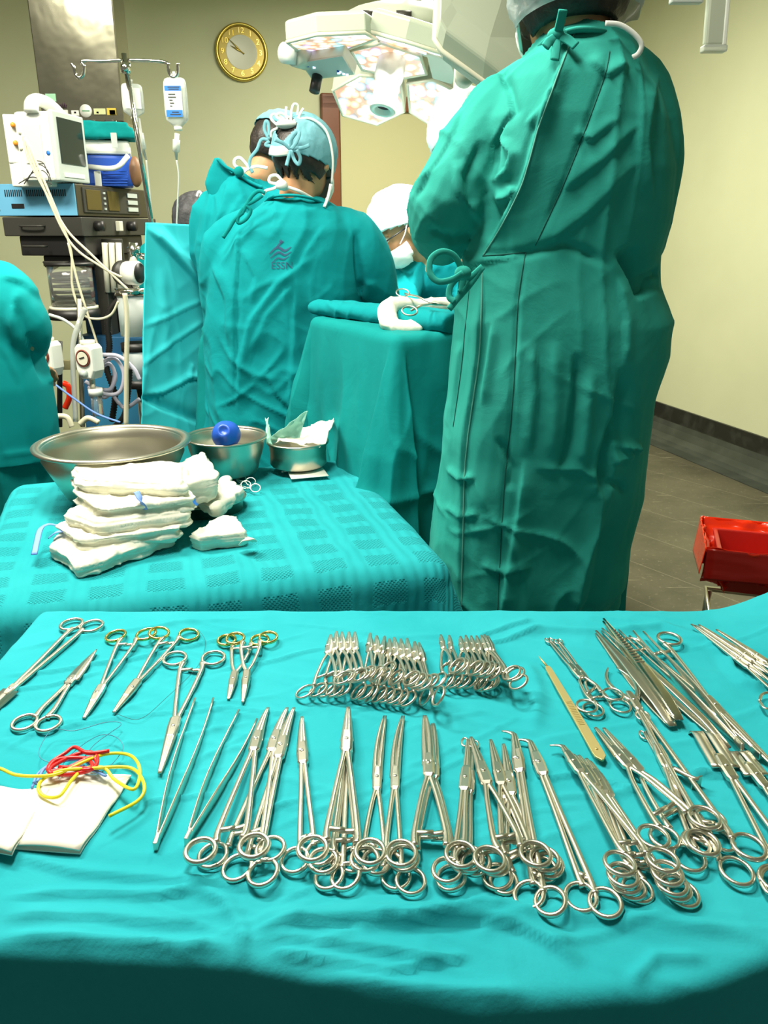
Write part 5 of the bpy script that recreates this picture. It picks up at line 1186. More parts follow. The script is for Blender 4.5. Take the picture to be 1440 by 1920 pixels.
# ------------------------------------------------------------------ hanging sheets
def sheet(name, label, tl, tr, bl, br, creases, seed, mat='sheet', bow=.03, nx=70, ny=120, cat='sheet', fl=.012):
    q = [P(*tl), P(*tr), P(*br), P(*bl)]; vs = []
    for j in range(ny+1):
        for i in range(nx+1):
            u, v = i/nx, j/ny; vs.append(q[0].lerp(q[1], u).lerp(q[3].lerp(q[2], u), v))
    a = np.array([tuple(p) for p in vs]); u = np.tile(np.linspace(0, 1, nx+1), ny+1); v = np.repeat(np.linspace(0, 1, ny+1), nx+1)
    nn = (q[1]-q[0]).cross(q[3]-q[0]).normalized(); nn = nn if nn.y < 0 else -nn
    d = bow*np.sin(math.pi*u)*v+fl*(ridged(np.stack([u*3+v*.8, v*1.4, v*0], 1), seed)-.4)+fl*.5*(ridged(np.stack([u*4-v*3, v*7+u*2, v*0], 1), seed+1)-.4)
    px, py = pix(a)
    for pts, w, h, sh in creases: d += seg_crease(px, py, [tuple(map(float, p)) for p in pts], w, h, sh)
    a = a+np.array(nn)[None]*d[:, None]
    o = MB().add(a.tolist(), [(j*(nx+1)+i, j*(nx+1)+i+1, (j+1)*(nx+1)+i+1, (j+1)*(nx+1)+i) for j in range(ny) for i in range(nx)]).build(name, M[mat], None, loc=tuple(q[0]))
    s = o.modifiers.new('solid', 'SOLIDIFY'); s.thickness = .002
    return tag(o, label, cat)
sheet('screen_drape', 'flat teal sheet hanging from the drip stand at the left of the surgeons', (274, 417, 2.70), (420, 424, 2.98), (262, 870, 2.62), (420, 900, 2.95),
      [([(276, 425), (310, 462), (345, 500), (390, 555)], 9, .022, 1), ([(262, 690), (320, 640), (385, 600)], 4, .007, 1), ([(268, 615), (330, 585), (388, 560)], 4, .006, 1), ([(262, 745), (300, 735), (345, 708), (380, 705)], 5, .010, 1),
       ([(262, 742), (290, 760), (350, 785), (400, 800)], 9, -.02, 1), ([(345, 710), (355, 680)], 4, .006, 0), ([(300, 500), (305, 600), (310, 720)], 10, .006, 0)], 81, fl=.006)
sheet('screen_drape', 'pale teal sheet stretched behind the person with glasses', (600, 408, 3.80), (905, 398, 4.15), (600, 640, 3.80), (905, 640, 4.15), [([(640, 405), (700, 480), (740, 560)], 10, .015, 1)], 85, nx=50, ny=50)
t = thing('drape_stand', 'steel frame behind the patient carrying the pale teal sheet', 'stand', (-.2, 3.85, 0))
a, b_ = P(600, 408, 3.81), P(905, 398, 4.16)
MB().tube([a, b_], .009).build('rail', M['chrome'], t)
for p in (a, b_): MB().tube([p, V(p.x, p.y, 0)], .011).build('post', M['chrome'], t)

# ------------------------------------------------------------------ drip stand with bags
t = thing('drip_stand', 'chrome drip stand with two hooked arms beside the hanging sheet', 'drip stand', (-.70, 2.75, 0))
top = P(232, 100, 2.82); mid = P(284, 418, 2.82); bot = mid+(mid-top).normalized()*((mid.z-.06)/abs((mid-top).normalized().z))
MB().tube([top, mid, bot], .0082, 12).build('pole', M['chrome'], t)
MB().tube([P(240, 140, 2.81), P(284, 410, 2.81)], .006, 8).build('inner_pole', M['chrome'], t)
MB().tube([P(236, 118, 2.81), P(236, 138, 2.81)], .016, 12).build('collar', M['chrome'], t)
for k, pts in enumerate((((230, 113), (190, 115), (155, 115), (158, 126), (156, 140), (149, 146), (142, 140), (139, 128), (134, 119)), ((240, 113), (280, 114), (312, 118), (316, 130), (320, 142), (327, 145), (333, 138), (334, 128), (333, 119)))):
    MB().tube(spline([P(x, y, 2.81) for x, y in pts], 6), .0055, 10).build('hook_arm', M['chrome'], t)
for k in range(5):
    a = 2*math.pi*k/5; MB().tube([V(bot.x, bot.y, .08), V(bot.x+.24*math.cos(a), bot.y+.24*math.sin(a), .045)], .010).build('leg', M['chrome'], t)
def bag(label, x, y, w, h, D, labelled, rz=0):
    c = P(x, y, D); s = D*1.0/1500*.93; W_, H_ = w*s, h*s
    t = thing('infusion_bag', label, 'infusion bag', tuple(c))
    secs = []
    for v, k, dp in ((-.5, .35, .25), (-.44, .62, .5), (-.36, .95, .8), (-.2, 1, 1), (.2, 1, .9), (.4, .97, .5), (.47, .85, .25), (.5, .6, .1)):
        secs.append(selli(c+V(0, 0, H_*v), V(math.cos(rz), math.sin(rz), 0)*W_/2*k, V(-math.sin(rz), math.cos(rz), 0)*.016*dp, 24, 3))
    MB().loft(secs).build('pouch', M['frost'], t)
    fr = -V(-math.sin(rz), math.cos(rz), 0); ax = (V(math.cos(rz), math.sin(rz), 0), -fr, V(0, 0, 1))
    lb = MB().box(c+fr*.0170+V(-.003, 0, .004), (W_*.72, .001, H_*.62), ax).build('label', M['whitep'], t, smooth=False)
    if labelled:
        MB().box(c+fr*.0178+V(-.003, 0, H_*.27), (W_*.70, .001, H_*.10), ax).build('label_band', M['blue2'], lb, smooth=False)
        MB().box(c+fr*.0178+V(-.003, 0, -H_*.24), (W_*.70, .001, H_*.14), ax).build('label_band', M['blue2'], lb, smooth=False)
        q = MB()
        for i, (a, b_, ww) in enumerate(((-.1, .15, .3), (-.1, .09, .34), (-.15, .03, .14), (-.12, -.03, .18), (-.16, -.09, .1), (.0, .29, .5), (.0, .25, .44))):
            q.box(c+fr*.0186+ax[0]*W_*a+V(0, 0, H_*b_), (W_*ww, .0006, H_*.018), ax)
        for i, (b_, ww) in enumerate(((-.215, .30), (-.262, .46))): q.box(c+fr*.0186+V(0, 0, H_*b_), (W_*ww, .0006, H_*.02), ax)
        q.build('print', M['darkgrey'], lb, smooth=False)
    MB().tube([c-V(0, 0, H_*.5), c-V(0, 0, H_*.58)], W_*.17, 14).build('port', M['whitep'], t)
    MB().tube([c+V(0, 0, H_*.49), c+V(0, 0, H_*.62)], W_*.06, 8).build('hanger', M['frost'], t)
    return c
bag('clear infusion bag with blue and white label on the right hook', 330, 192, 42, 80, 2.81, True)
bag('clear infusion bag partly hidden behind the drip stand pole', 249, 188, 38, 54, 2.84, False, .5)
def line(name, label, cat, pts, D, r, mat):
    q = spline([P(p[0], p[1], p[2] if len(p) > 2 else D) for p in pts], 7)
    return tag(MB().tube(q, r, 8).build(name, M[mat], None, loc=tuple(q[0])), label, cat)
for lb, pts, D in (('drip chamber with thin line under the labelled bag', ((332, 250), (331, 262), (330, 285), (331, 300), (335, 330), (333, 380), (331, 425)), 2.81), ('drip chamber with thin line under the hidden bag', ((258, 222), (262, 250), (268, 280), (274, 300), (280, 350), (285, 415)), 2.86)):
    t = thing('drip_line', lb, 'drip line', tuple(P(*pts[0], D)))
    q = [P(x, y, D) for x, y in pts]
    MB().tube([q[0], q[1], q[1], q[2], q[2], q[3]], [.008, .008, .012, .011, .006, .003], 12).build('drip_chamber', M['frost'], t)
    MB().tube(spline(q[3:], 6), .0026, 8).build('tubing', M['frost'], t)

# ------------------------------------------------------------------ wall clock
cc_ = onfar(453, 98, .02); rw = (onfar(503, 98)-onfar(403, 98)).length/2*.985
t = thing('wall_clock', 'round gold wall clock with white centre and gold numerals', 'clock', tuple(cc_))
cax = (A_, V(0, 0, 1), -B_)
gm = principled('clock_gold', (.60, .46, .10), .3, .9); gd = principled('clock_dial_gold', (.36, .28, .06), .4, .5)
MB().lathe([(.001, -.018), (rw*.97, -.018), (rw, -.005), (rw*.98, .012), (rw*.93, .018), (rw*.88, .010), (rw*.86, .004), (rw*.85, 0)], cc_, 64, cax).build('rim', gm, t)
MB().lathe([(rw*.56, .001), (rw*.87, .001)], cc_, 64, cax).build('dial_ring', gd, t)
MB().lathe([(.0005, .002), (rw*.56, .002), (rw*.58, .003), (rw*.59, .001)], cc_, 64, cax).build('dial', principled('clock_face', (.62, .63, .50), .35), t)
fr = bpy.data.objects[[o.name for o in t.children if o.name.startswith('dial_ring')][0]]
for k in range(1, 13):
    a = math.pi/2-k*math.pi/6
    cu = bpy.data.curves.new('n', 'FONT'); cu.body = str(k); cu.size = rw*.27; cu.align_x = 'CENTER'; cu.align_y = 'CENTER'; cu.extrude = .001
    o = bpy.data.objects.new('n', cu); COL.objects.link(o); bpy.context.view_layer.update()
    me = bpy.data.meshes.new_from_object(o.evaluated_get(bpy.context.evaluated_depsgraph_get())); bpy.data.objects.remove(o)
    rm_ = Matrix((tuple(A_)+(0,), (0, 0, 1, 0), tuple(-B_)+(0,), (0, 0, 0, 1))).transposed()
    me.transform(Matrix.Translation(cc_+A_*rw*.72*math.cos(a)+V(0, 0, 1)*rw*.72*math.sin(a)-B_*.004) @ rm_)
    link('numeral', me, gm, fr, False)
for nm, ang, ln, w in (('minute_hand', math.radians(90+48), .66, .010), ('hour_hand', math.radians(90+64), .46, .013)):
    d = A_*math.cos(ang)+V(0, 0, 1)*math.sin(ang)
    MB().tube([cc_-d*rw*.12-B_*.008, cc_+d*rw*ln*.4-B_*.008, cc_+d*rw*ln-B_*.008], [.002, w*.5, .0008], 6, flat=.3, up=-B_).build(nm, gm, t)

# ------------------------------------------------------------------ steel service column
t = thing('service_column', 'tall steel ceiling column with stickers and hooks above the monitor', 'column unit', (-1.36, 4.0, 2.95))
x0, x1, y0, zb = -1.545, -1.175, 4.0, 1.875
colm = principled('column_steel', (.30, .29, .21), .20, .9); noisy(colm, (.33, .32, .24), 3, 4, .3, .7, .25, 2.2, .03)
MB().box(V((x0+x1)/2, y0+.09, (zb+2.95)/2), (x1-x0, .18, 2.95-zb)).build('housing', colm, t, smooth=False, bevel=.006)
def stick(px, py, w, h, mat, nm='sticker'):
    p = P(px, py, y0-.003); s = 3.6/1500
    return MB().box(p, (w*s, .002, h*s)).build(nm, mat, t, smooth=False)
def onm(name, c): return M.setdefault(name, principled(name, c, .5))
stick(95, 183, 19, 13, onm('green_label', (.40, .75, .50))); stick(119, 211, 17, 9, M['whitep']); stick(141, 212, 14, 9, M['whitep']); stick(187, 209, 22, 10, onm('yellow_label', (.65, .68, .35)))
stick(209, 209, 17, 12, onm('gold_label', (.70, .52, .05))); stick(211, 211, 11, 8, M['whitep'])
for px in (118, 141, 183, 209): stick(px, 211, 4, 3, onm('violet_mark', (.15, .12, .45)), 'sticker_mark')
MB().lathe([(.0005, 0), (.027, 0), (.027, .002), (.0005, .003)], P(161, 208, y0-.001), 28, (V(1, 0, 0), V(0, 0, 1), V(0, -1, 0))).build('round_sticker', M['whitep'], t)
stick(161, 208, 14, 2, onm('green_mark', (.1, .3, .15)), 'sticker_mark')
for i, px in enumerate((92, 98, 103, 110, 117, 121)):
    MB().tube([P(px-2, 203, y0-.004), P(px, 193, y0-.004), P(px+2, 203, y0-.004), P(px+3, 196, y0-.004)], .0016, 5).build('scribble', onm('purple_ink', (.10, .03, .10)), t)
MB().box(V((x0+x1)/2, y0+.08, zb-.012), (x1-x0+.02, .16, .022)).build('outlet_rail', M['steel_dull'], t, smooth=False, bevel=.004)
for px in (170, 206): MB().box(P(px, 229, y0-.01), (.035, .04, .02)).build('gas_outlet', M['darkgrey'], t, smooth=False, bevel=.004)
for px in (150, 222):
    MB().tube(spline([P(px-4, 226, y0-.01), P(px-6, 238, y0-.02), P(px, 246, y0-.02), P(px+6, 240, y0-.02), P(px+8, 230, y0-.02)], 5), .003, 6).build('hook', M['chrome'], t)

# ------------------------------------------------------------------ anaesthesia workstation
O = V(-1.18, 3.30, 0); ux = V(-.985, .17, 0).normalized(); uy = V(.17, .985, 0).normalized(); uz = V(0, 0, 1)
t = thing('anaesthesia_machine', 'tall dark anaesthesia machine with pale blue side panel left of the sheet', 'medical machine', (O.x-.2, O.y+.3, 0))
def mbx(name, a, b_, mat, parent=None, bevel=.004, mb=None):
    c = O+ux*(a[0]+b_[0])/2+uy*(a[1]+b_[1])/2+uz*(a[2]+b_[2])/2
    q = (mb or MB()).box(c, (abs(b_[0]-a[0]), abs(b_[1]-a[1]), abs(b_[2]-a[2])), (ux, uy, uz))
    return q.build(name, mat, parent or t, smooth=False, bevel=bevel) if mb is None else q
olive = principled('olive_black_metal', (.045, .038, .018), .5)
mbx('cabinet', (0, 0, 1.466), (.355, .64, 1.583), olive)
sp = mbx('side_panel', (.004, -.006, 1.468), (.350, 0, 1.583), M['bluepaint'], bevel=.001)
mb = MB()
for g in range(3):
    for k in range(9): mbx('', (.297-g*.092-k*.0086, -.008, 1.538), (.2935-g*.092-k*.0086, -.005, 1.562), None, mb=mb)
mb.build('vent_slots', M['black'], sp, smooth=False)
mbx('socket', (.222, -.009, 1.495), (.275, -.006, 1.512), M['black'], sp, .001)
for a, b_ in ((.335, 1.555), (.33, 1.49)): MB().sphere(O+ux*a+uz*b_-uy*.008, .004, 8, 6).build('screw', M['steel_dull'], sp)
# display on the front
dp = mbx('display_panel', (-.006, .04, 1.480), (0, .52, 1.572), M['darkgrey'], bevel=.001)
for i in range(2): mbx('dial_window', (-.010, .06+.17*i, 1.49), (-.006, .17+.15*i, 1.565), onm('amber_glass', (.09, .065, .008)), dp, .001)
for i in range(4): mbx('indicator', (-.011, .195, 1.492+.020*i), (-.006, .207, 1.500+.020*i), M['grey'], dp, .0005)
for i in range(3): mbx('key', (-.011, .40, 1.490+.028*i), (-.006, .49, 1.507+.028*i), M['grey'], dp, .0005)
mbx('drawer_tier', (-.01, .0, 1.392), (.33, .66, 1.463), M['darkgrey'])
for i in range(2): MB().tube([O-ux*.012+uy*(.10+.28*i)+uz*1.43, O-ux*.045+uy*(.10+.28*i)+uz*1.43], .020, 14).build('control_knob', M['black'], t)
MB().box(O-ux*.02+uy*.28+uz*1.43, (.02, .03, .04), (ux, uy, uz)).build('switch', M['cream'], t, smooth=False, bevel=.003)
mbx('drawer_tier', (.0, .02, 1.318), (.28, .52, 1.392), M['black'])
mbx('drawer_tier', (.02, .04, 1.272), (.20, .46, 1.318), M['black'])
for z, a in ((1.43, .20), (1.355, .20), (1.295, .12)):
    MB().tube(spline([O-uy*.0+ux*(a-.05)+uz*z, O-uy*.018+ux*(a-.04)+uz*z, O-uy*.018+ux*(a+.04)+uz*z, O+ux*(a+.05)+uz*z], 4), .004, 6).build('drawer_handle', M['darkgrey'], t)
mbx('rear_column', (-.05, .22, .35), (.14, .55, 1.28), M['black'])
mbx('upright', (.03, .12, .35), (-.02, .18, 1.28), M['darkgrey'])
mbx('panel', (-.0, .16, .95), (.12, .20, 1.26), M['bluedeep'])
mbx('lower_cabinet', (-.28, .06, .30), (.12, .55, 1.00), M['bluedeep'])
mbx('lower_cabinet_face', (-.26, .045, .32), (.06, .06, .93), principled('mid_blue_paint', (.03, .20, .36), .45), bevel=.001)
mbx('base', (-.3, -.02, .06), (.25, .62, .14), M['darkgrey'])
for a in (-.26, .21):
    for b_ in (.04, .56): MB().sphere(O+ux*a+uy*b_+uz*.035, .035).build('wheel', M['black'], t)
# bellows canister
bc = P(134, 535, 3.33); 
MB().tube([bc+V(0, 0, .085), bc-V(0, 0, .075)], .085, 32).build('bellows_canister', M['glass'], t)
for z in (.088, -.080): MB().tube([bc+V(0, 0, z), bc+V(0, 0, z-.012)], .094, 32).build('canister_rim', M['cream'] if z < 0 else M['black'], t)
MB().tube([bc-V(0, 0, .092), bc-V(0, 0, .13)], .10, 28).build('canister_base', M['black'], t)
for i in range(7): MB().tube([bc-V(0, 0, .07-.016*i), bc-V(0, 0, .062-.016*i)], .055, 24).build('bellows_fold', onm('smoke_rubber', (.10, .10, .085)), t)
for i in range(5): MB().box(P(160, 503+15*i, 3.36), (.05, .01, .018)).build('scale_mark', onm('dull_red', (.22, .05, .03)), t, smooth=False)
for i in range(3): MB().tube([P(196+13*i, 455, 3.42), P(202+12*i, 548, 3.42)], .012, 12).build('flow_tube', M['cream'], t)
MB().box(P(212, 505, 3.46), (.10, .02, .24)).build('flow_tube_panel', M['darkgrey'], t, smooth=False, bevel=.003)
# absorber and gauge
ab = P(254, 620, 3.12)
for z, h_, r_, mt in ((.145, .025, .062, 'chrome'), (.055, .145, .056, 'frost'), (-.06, .03, .060, 'black'), (-.125, .12, .056, 'frost'), (-.20, .03, .062, 'black')):
    MB().tube([ab+V(0, 0, z-h_/2), ab+V(0, 0, z+h_/2)], r_, 28).build('absorber_ring' if h_ < .05 else 'absorber_canister', M[mt], t)
MB().tube([ab-V(0, 0, .21), ab-V(0, 0, .85)], .02, 12).build('absorber_pole', M['chrome'], t)
gp = P(250, 512, 3.10)
MB().lathe([(.001, -.03), (.042, -.03), (.044, .02), (.040, .026), (.001, .027)], gp, 28, (V(.3, .95, 0), V(0, 0, 1), V(.95, -.3, 0))).build('gauge', M['whitep'], t)
MB().lathe([(.001, .0), (.036, .0), (.036, .003), (.001, .003)], gp+V(.95, -.3, 0)*.027, 24, (V(.3, .95, 0), V(0, 0, 1), V(.95, -.3, 0))).build('gauge_face', M['black'], t)
MB().tube([P(230, 512, 3.12), P(238, 512, 3.10)], .046, 24).build('gauge_cap', M['darkgrey'], t)
for a, b_, r_ in (((240, 470), (262, 470), .016), ((250, 455), (250, 492), .018), ((262, 480), (276, 482), .012), ((254, 535), (254, 548), .016)): MB().tube([P(*a, 3.12), P(*b_, 3.12)], r_, 14).build('valve', M['chrome'], t)
# hoses of the machine
def hose(label, pts, r, mat, rib=0, nm='hose', D=3.1):
    q = spline([P(p[0], p[1], p[2] if len(p) > 2 else D) for p in pts], 10)
    rad = [r]*len(q)
    if rib:
        q2 = []
        for a, b_ in zip(q[:-1], q[1:]): q2 += [a, a.lerp(b_, .5)]
        q = q2+[q[-1]]; rad = [r*(1 if i % 2 else .72) for i in range(len(q))]
    return tag(MB().tube(q, rad, 8).build(nm, M[mat], None, loc=tuple(q[0])), label, nm.replace('_', ' '))
hose('black ribbed breathing hose hanging left of the round canisters', ((224, 562), (208, 580), (202, 610), (205, 650), (200, 690), (215, 740), (210, 790)), .014, 'black', 1)
hose('black ribbed breathing hose hanging below the round canisters', ((244, 690), (240, 740), (232, 780), (215, 800)), .012, 'black', 1, D=3.0)
for lb, pts in (('cream cable running from the monitor module down to the canisters', ((42, 252), (55, 300), (92, 372), (126, 432), (170, 476), (205, 510), (240, 543))),
                ('cream cable running beside it to the round gauge', ((46, 258), (75, 335), (130, 452), (190, 500), (228, 520))),
                ('cream cable sagging in a loop over the dark cabinet', ((50, 262), (108, 400), (133, 470), (136, 540), (155, 588), (182, 598), (208, 590), (222, 565))),
                ('thin cream cable dropping to the white suction gauge', ((128, 455), (146, 530), (168, 600), (184, 650)))): hose(lb, pts, .0045, 'cable', nm='cable', D=3.02)
hose('flat cream hose hanging straight down beside the canisters', ((234, 550), (238, 600), (237, 700), (236, 800)), .009, 'cable', D=2.95)
hose('bent clear tube standing up behind the suction gauges', ((160, 578), (150, 600), (138, 640), (137, 690), (142, 790)), .010, 'frost', nm='tube', D=2.98)
hose('grey curved tube from the left towards the gauges', ((92, 590), (120, 600), (145, 620), (160, 645)), .006, 'grey', nm='tube', D=3.0)
M['lilac'] = principled('lilac_tubing', (.60, .58, .70), .3, Transmission_Weight=.25)
for i, (lb, pts) in enumerate((('outer coil of translucent lilac tubing', ((190, 665), (222, 668), (250, 690), (262, 712))), ('largest loop of lilac tubing beside the gauge', ((190, 680), (215, 672), (232, 700), (224, 735), (195, 738), (160, 715))), ('middle loop of lilac tubing beside the gauge', ((188, 690), (205, 682), (216, 705), (206, 730), (180, 728))), ('inner loop of lilac tubing beside the gauge', ((188, 672), (212, 690), (212, 720), (196, 745), (165, 725))),
        ('lower curl of lilac tubing near the hanging sheet', ((175, 735), (205, 735), (222, 755), (236, 765), (262, 748))))): hose(lb, pts, .0075, 'lilac', nm='tubing_coil', D=2.96+.02*i)
hose('thin blue cable crossing low behind the large basin', ((105, 722), (140, 748), (180, 775), (225, 792)), .004, 'lightblue', nm='cable', D=2.9)
hose('cream hose curling low behind the large basin', ((100, 780), (125, 782), (135, 800)), .010, 'cable', D=2.8)
hose('second cream hose curling low behind the large basin', ((150, 795), (165, 784), (185, 792)), .010, 'cable', D=2.8)
hose('red strap hanging among the hoses', ((118, 718), (128, 725), (130, 745), (122, 765)), .012, 'redbag', nm='strap', D=3.1)
# suction regulators
for lb, x, y in (('white suction regulator with round dial hanging by the coiled tubing', 168, 677), ('white suction regulator partly hidden by the left figure', 92, 672)):
    t = thing('suction_regulator', lb, 'regulator', tuple(P(x, y, 2.92)))
    c = P(x, y, 2.92); a1 = V(.93, -.36, 0).normalized(); fwd = V(-.36, -.93, 0).normalized()*1
    secs = [[c+a1*dx*.040*k+V(0, 0, 1)*dz*.062*k-fwd*dd for dx, dz in ((-1, -.5), (-.6, -1), (.6, -1), (1, -.5), (1, .8), (.7, 1), (-.7, 1), (-1, .8))] for k, dd in ((.92, -.030), (1, -.022), (1, .025), (.95, .03))]
    MB().loft(secs).build('case', M['whitep'], t, smooth=False, bevel=.003)
    dax = (a1, V(0, 0, 1), fwd)
    MB().lathe([(.001, 0), (.031, 0), (.031, .004), (.027, .004)], c+fwd*.031+V(0, 0, .014), 28, dax).build('dial_rim', onm('dull_red', (.22, .05, .03)), t)
    MB().lathe([(.001, .004), (.024, .004)], c+fwd*.032+V(0, 0, .014), 28, dax).build('dial_face', M['cream'], t)
    MB().tube([c+fwd*.038+V(0, 0, .014)-a1*.012, c+fwd*.038+V(0, 0, .020)+a1*.010], .0016, 6).build('needle', M['black'], t)
    MB().tube([c+fwd*.03-V(0, 0, .040), c+fwd*.048-V(0, 0, .040)], .013, 16).build('knob', M['grey'], t)
    MB().tube([c+V(0, 0, .055)-fwd*.0, c+V(0, 0, .075)], .026, 20).build('top_knob', M['cream'], t)
    MB().tube([c-V(0, 0, .055), c-V(0, 0, .10)], .010, 12).build('stem', M['steel_dull'], t)
    if x > 100:
        MB().tube([c+V(.008, 0, -.10), c+V(.008, 0, -.125)], .026, 20).build('jar_lid', M['whitep'], t)
        MB().tube([c+V(.008, 0, -.125), c+V(.008, 0, -.20)], .020, 20).build('jar', M['glass'], t)
t = thing('equipment_rail', 'steel rail and post carrying the suction regulators', 'rail', tuple(P(150, 700, 3.0)))
MB().tube([P(148, 560, 3.0), P(155, 800, 3.0)], .009, 10).build('post', M['steel_dull'], t)
MB().box(P(128, 684, 3.0), (.16, .012, .035)).build('rail', onm('olive_plate', (.22, .20, .10)), t, smooth=False, bevel=.002)
MB().tube([P(112, 640, 3.02), P(112, 800, 3.02)], .010, 10).build('post', M['black'], t)
# ------------------------------------------------------------------ patient monitor
t = thing('patient_monitor', 'cream patient monitor standing on the pale blue cabinet', 'monitor', (P(110, 345, 3.3).x, 3.4, 1.585))
f0 = P(112, 340, 3.20); f0.z = 1.587; f1 = P(166, 345, 3.42); fd = (f1-f0); fd.z = 0; fw_ = fd.length; fd.normalize(); fb = V(-fd.y, fd.x, 0)
H_ = .235
def mq(name, a, b_, mat, parent=None, bevel=.006, tilt=0):
    c = f0+fd*(a[0]+b_[0])/2+fb*(a[1]+b_[1])/2+V(0, 0, (a[2]+b_[2])/2)
    return MB().box(c, (abs(b_[0]-a[0]), abs(b_[1]-a[1]), abs(b_[2]-a[2])), (fd, fb, V(0, 0, 1))).build(name, mat, parent or t, smooth=False, bevel=bevel)
W_ = fw_
mq('case', (0, .012, .0), (W_, .15, H_), M['whitep'], bevel=.012)
bz = mq('bezel', (-.006, -.006, .0), (W_+.006, .014, H_+.004), M['grey'], bevel=.006)
mq('screen', (.020, -.010, .062), (W_-.020, -.004, H_-.018), M['screen'], bz, .001)
mq('button_strip', (.03, -.009, .015), (W_-.04, -.005, .030), M['whitep'], bz, .001)
mq('side_vents', (-.0, .05, .06), (-.004, .12, .19), M['cream'], bevel=.001)
hp = [f0+fd*(W_*u)+fb*.07+V(0, 0, H_+h_) for u, h_ in ((-.05, -.005), (.02, .028), (.25, .042), (.6, .032), (.95, .0))]
MB().tube(spline(hp, 6), .022, 12, up=fb, flat=1.2).build('carry_handle', M['whitep'], t)
MB().lathe([(.0005, 0), (.008, 0), (.008, .001), (.0005, .001)], f0+V(0, 0, .095)-fd*.001+fb*.03, 16, (fb, V(0, 0, 1), -fd)).build('round_badge', M['blue2'], t)
t2 = thing('monitor_module', 'white module block with plugged cables on the left of the monitor', 'module', tuple(P(45, 345, 3.25)))
c = P(46, 262, 3.28)
MB().box(c, (.125, .05, .165), (V(.97, .22, 0), V(-.22, .97, 0), V(0, 0, 1))).build('case', M['whitep'], t2, smooth=False, bevel=.005)
MB().box(P(66, 322, 3.30), (.15, .10, .11)).build('base_box', M['whitep'], t2, smooth=False, bevel=.006)
for y in (234, 268): MB().tube([P(24+(y-234)*.15, y, 3.25), P(24+(y-234)*.15, y, 3.23)], .009, 14).build('amber_knob', M['orange'], t2)
for i, (x, y) in enumerate(((38, 248), (44, 252), (50, 246), (52, 262), (56, 240), (58, 275), (40, 278))):
    MB().tube([P(x, y, 3.25), P(x, y, 3.215)], .008, 10).build('plug', M['grey'] if i % 2 else M['cream'], t2)
for i, pts in enumerate((((45, 345), (60, 325), (80, 320), (92, 335), (80, 346)), ((50, 340), (70, 310), (88, 318), (96, 340)), ((35, 344), (60, 332), (85, 340), (98, 346)), ((60, 300), (80, 305), (90, 325)))):
    hose(('dark thin lead curled on top of the blue cabinet', 'second dark lead looping up below the monitor', 'third dark lead lying flat on the cabinet top', 'dark lead hanging from the module block')[i], pts, .0018, 'darkgrey', nm='lead_wire', D=3.12)
# cool box and folded towel
t = thing('cool_box', 'bright blue cool box with white lid and handle on the machine', 'cool box', tuple(P(200, 352, 3.62)))
def cb(x, y, D): return P(x, y, D)
c = P(202, 330, 3.66); s = 3.5/1500
bx_ = ((V(.96, .28, 0)), V(-.28, .96, 0), V(0, 0, 1))
MB().box(V(c.x, c.y, 1.645), (88*s, .17, .12), bx_, 1.03).build('tub', M['blue'], t, smooth=False, bevel=.012)
MB().box(V(c.x, c.y, 1.735), (90*s, .18, .055), bx_, .96).build('lid', M['whitep'], t, smooth=False, bevel=.012)
MB().tube(spline([P(163, 312, 3.55), P(200, 316, 3.52), P(222, 312, 3.52), P(240, 292, 3.55)], 5), .010, 10).build('handle', M['whitep'], t)
MB().box(P(184, 338, 3.545), (.028, .006, .07)).build('latch', M['whitep'], t, smooth=False, bevel=.003)
for i in range(6): MB().box(P(216, 322+5*i, 3.555), (.10, .006, .004)).build('rib', M['blue'], t, smooth=False)
mb = MB(); q = P(192, 264, 3.62)
for k in range(3): mb.box(V(q.x-.01*k, q.y, 1.765+.02*k+.012), (.29-.02*k, .15, .022), bx_)
me = fuse(mb, .006, 5); folds(me, seed=91, amp=.006, vamp=.004, big=.004)
tag(link('folded_towel', me, M['gown_dark'], None, True, (q.x, q.y, 1.76)), 'folded dark teal towel lying on the white cool box lid', 'towel')
tag(MB().box(P(214, 263, 3.545), (.022, .008, .055)).build('tape_strip', M['grey'], None, smooth=False, loc=tuple(P(214, 263, 3.54))), 'pale tape strip around the folded dark teal towel', 'tape')
tag(MB().sphere(P(254, 322, 3.62), (.028, .028, .06), 16, 10).build('reflection_blob', onm('reflection_brown', (.22, .11, .05)), None, loc=tuple(P(254, 345, 3.62))), 'small brown blob imitating a faint reflection right of the blue cool box', 'painted reflection')  # brown ellipsoid added in place of a faint reflection beside the cool box

# ------------------------------------------------------------------ surgical lamp
lampm = principled('lamp_housing', (.48, .52, .42), .35); 
led = bpy.data.materials.new('led_panel'); led.use_nodes = True; N, L, b = nt(led)
tc = N.new('ShaderNodeTexCoord'); vo = N.new('ShaderNodeTexVoronoi'); vo.inputs['Scale'].default_value = 34
L.new(tc.outputs['Object'], vo.inputs['Vector'])
hs = N.new('ShaderNodeSeparateColor'); L.new(vo.outputs['Color'], hs.inputs[0])
cr = N.new('ShaderNodeValToRGB'); e = cr.color_ramp.elements; e[0].position = 0; e[0].color = (1, .72, .42, 1); e[1].position = 1; e[1].color = (1, .98, .92, 1)
for p_, c_ in ((.30, (1, .93, .75, 1)), (.5, (.95, .95, 1, 1)), (.66, (.62, .50, 1, 1)), (.76, (.35, .85, 1, 1)), (.86, (1, .85, .9, 1))):
    x = cr.color_ramp.elements.new(p_); x.color = c_
L.new(hs.outputs[0], cr.inputs['Fac'])
dr_ = N.new('ShaderNodeValToRGB'); dr_.color_ramp.elements[0].position = .25; dr_.color_ramp.elements[0].color = (1, 1, 1, 1); dr_.color_ramp.elements[1].position = .72; dr_.color_ramp.elements[1].color = (.42, .22, .12, 1)
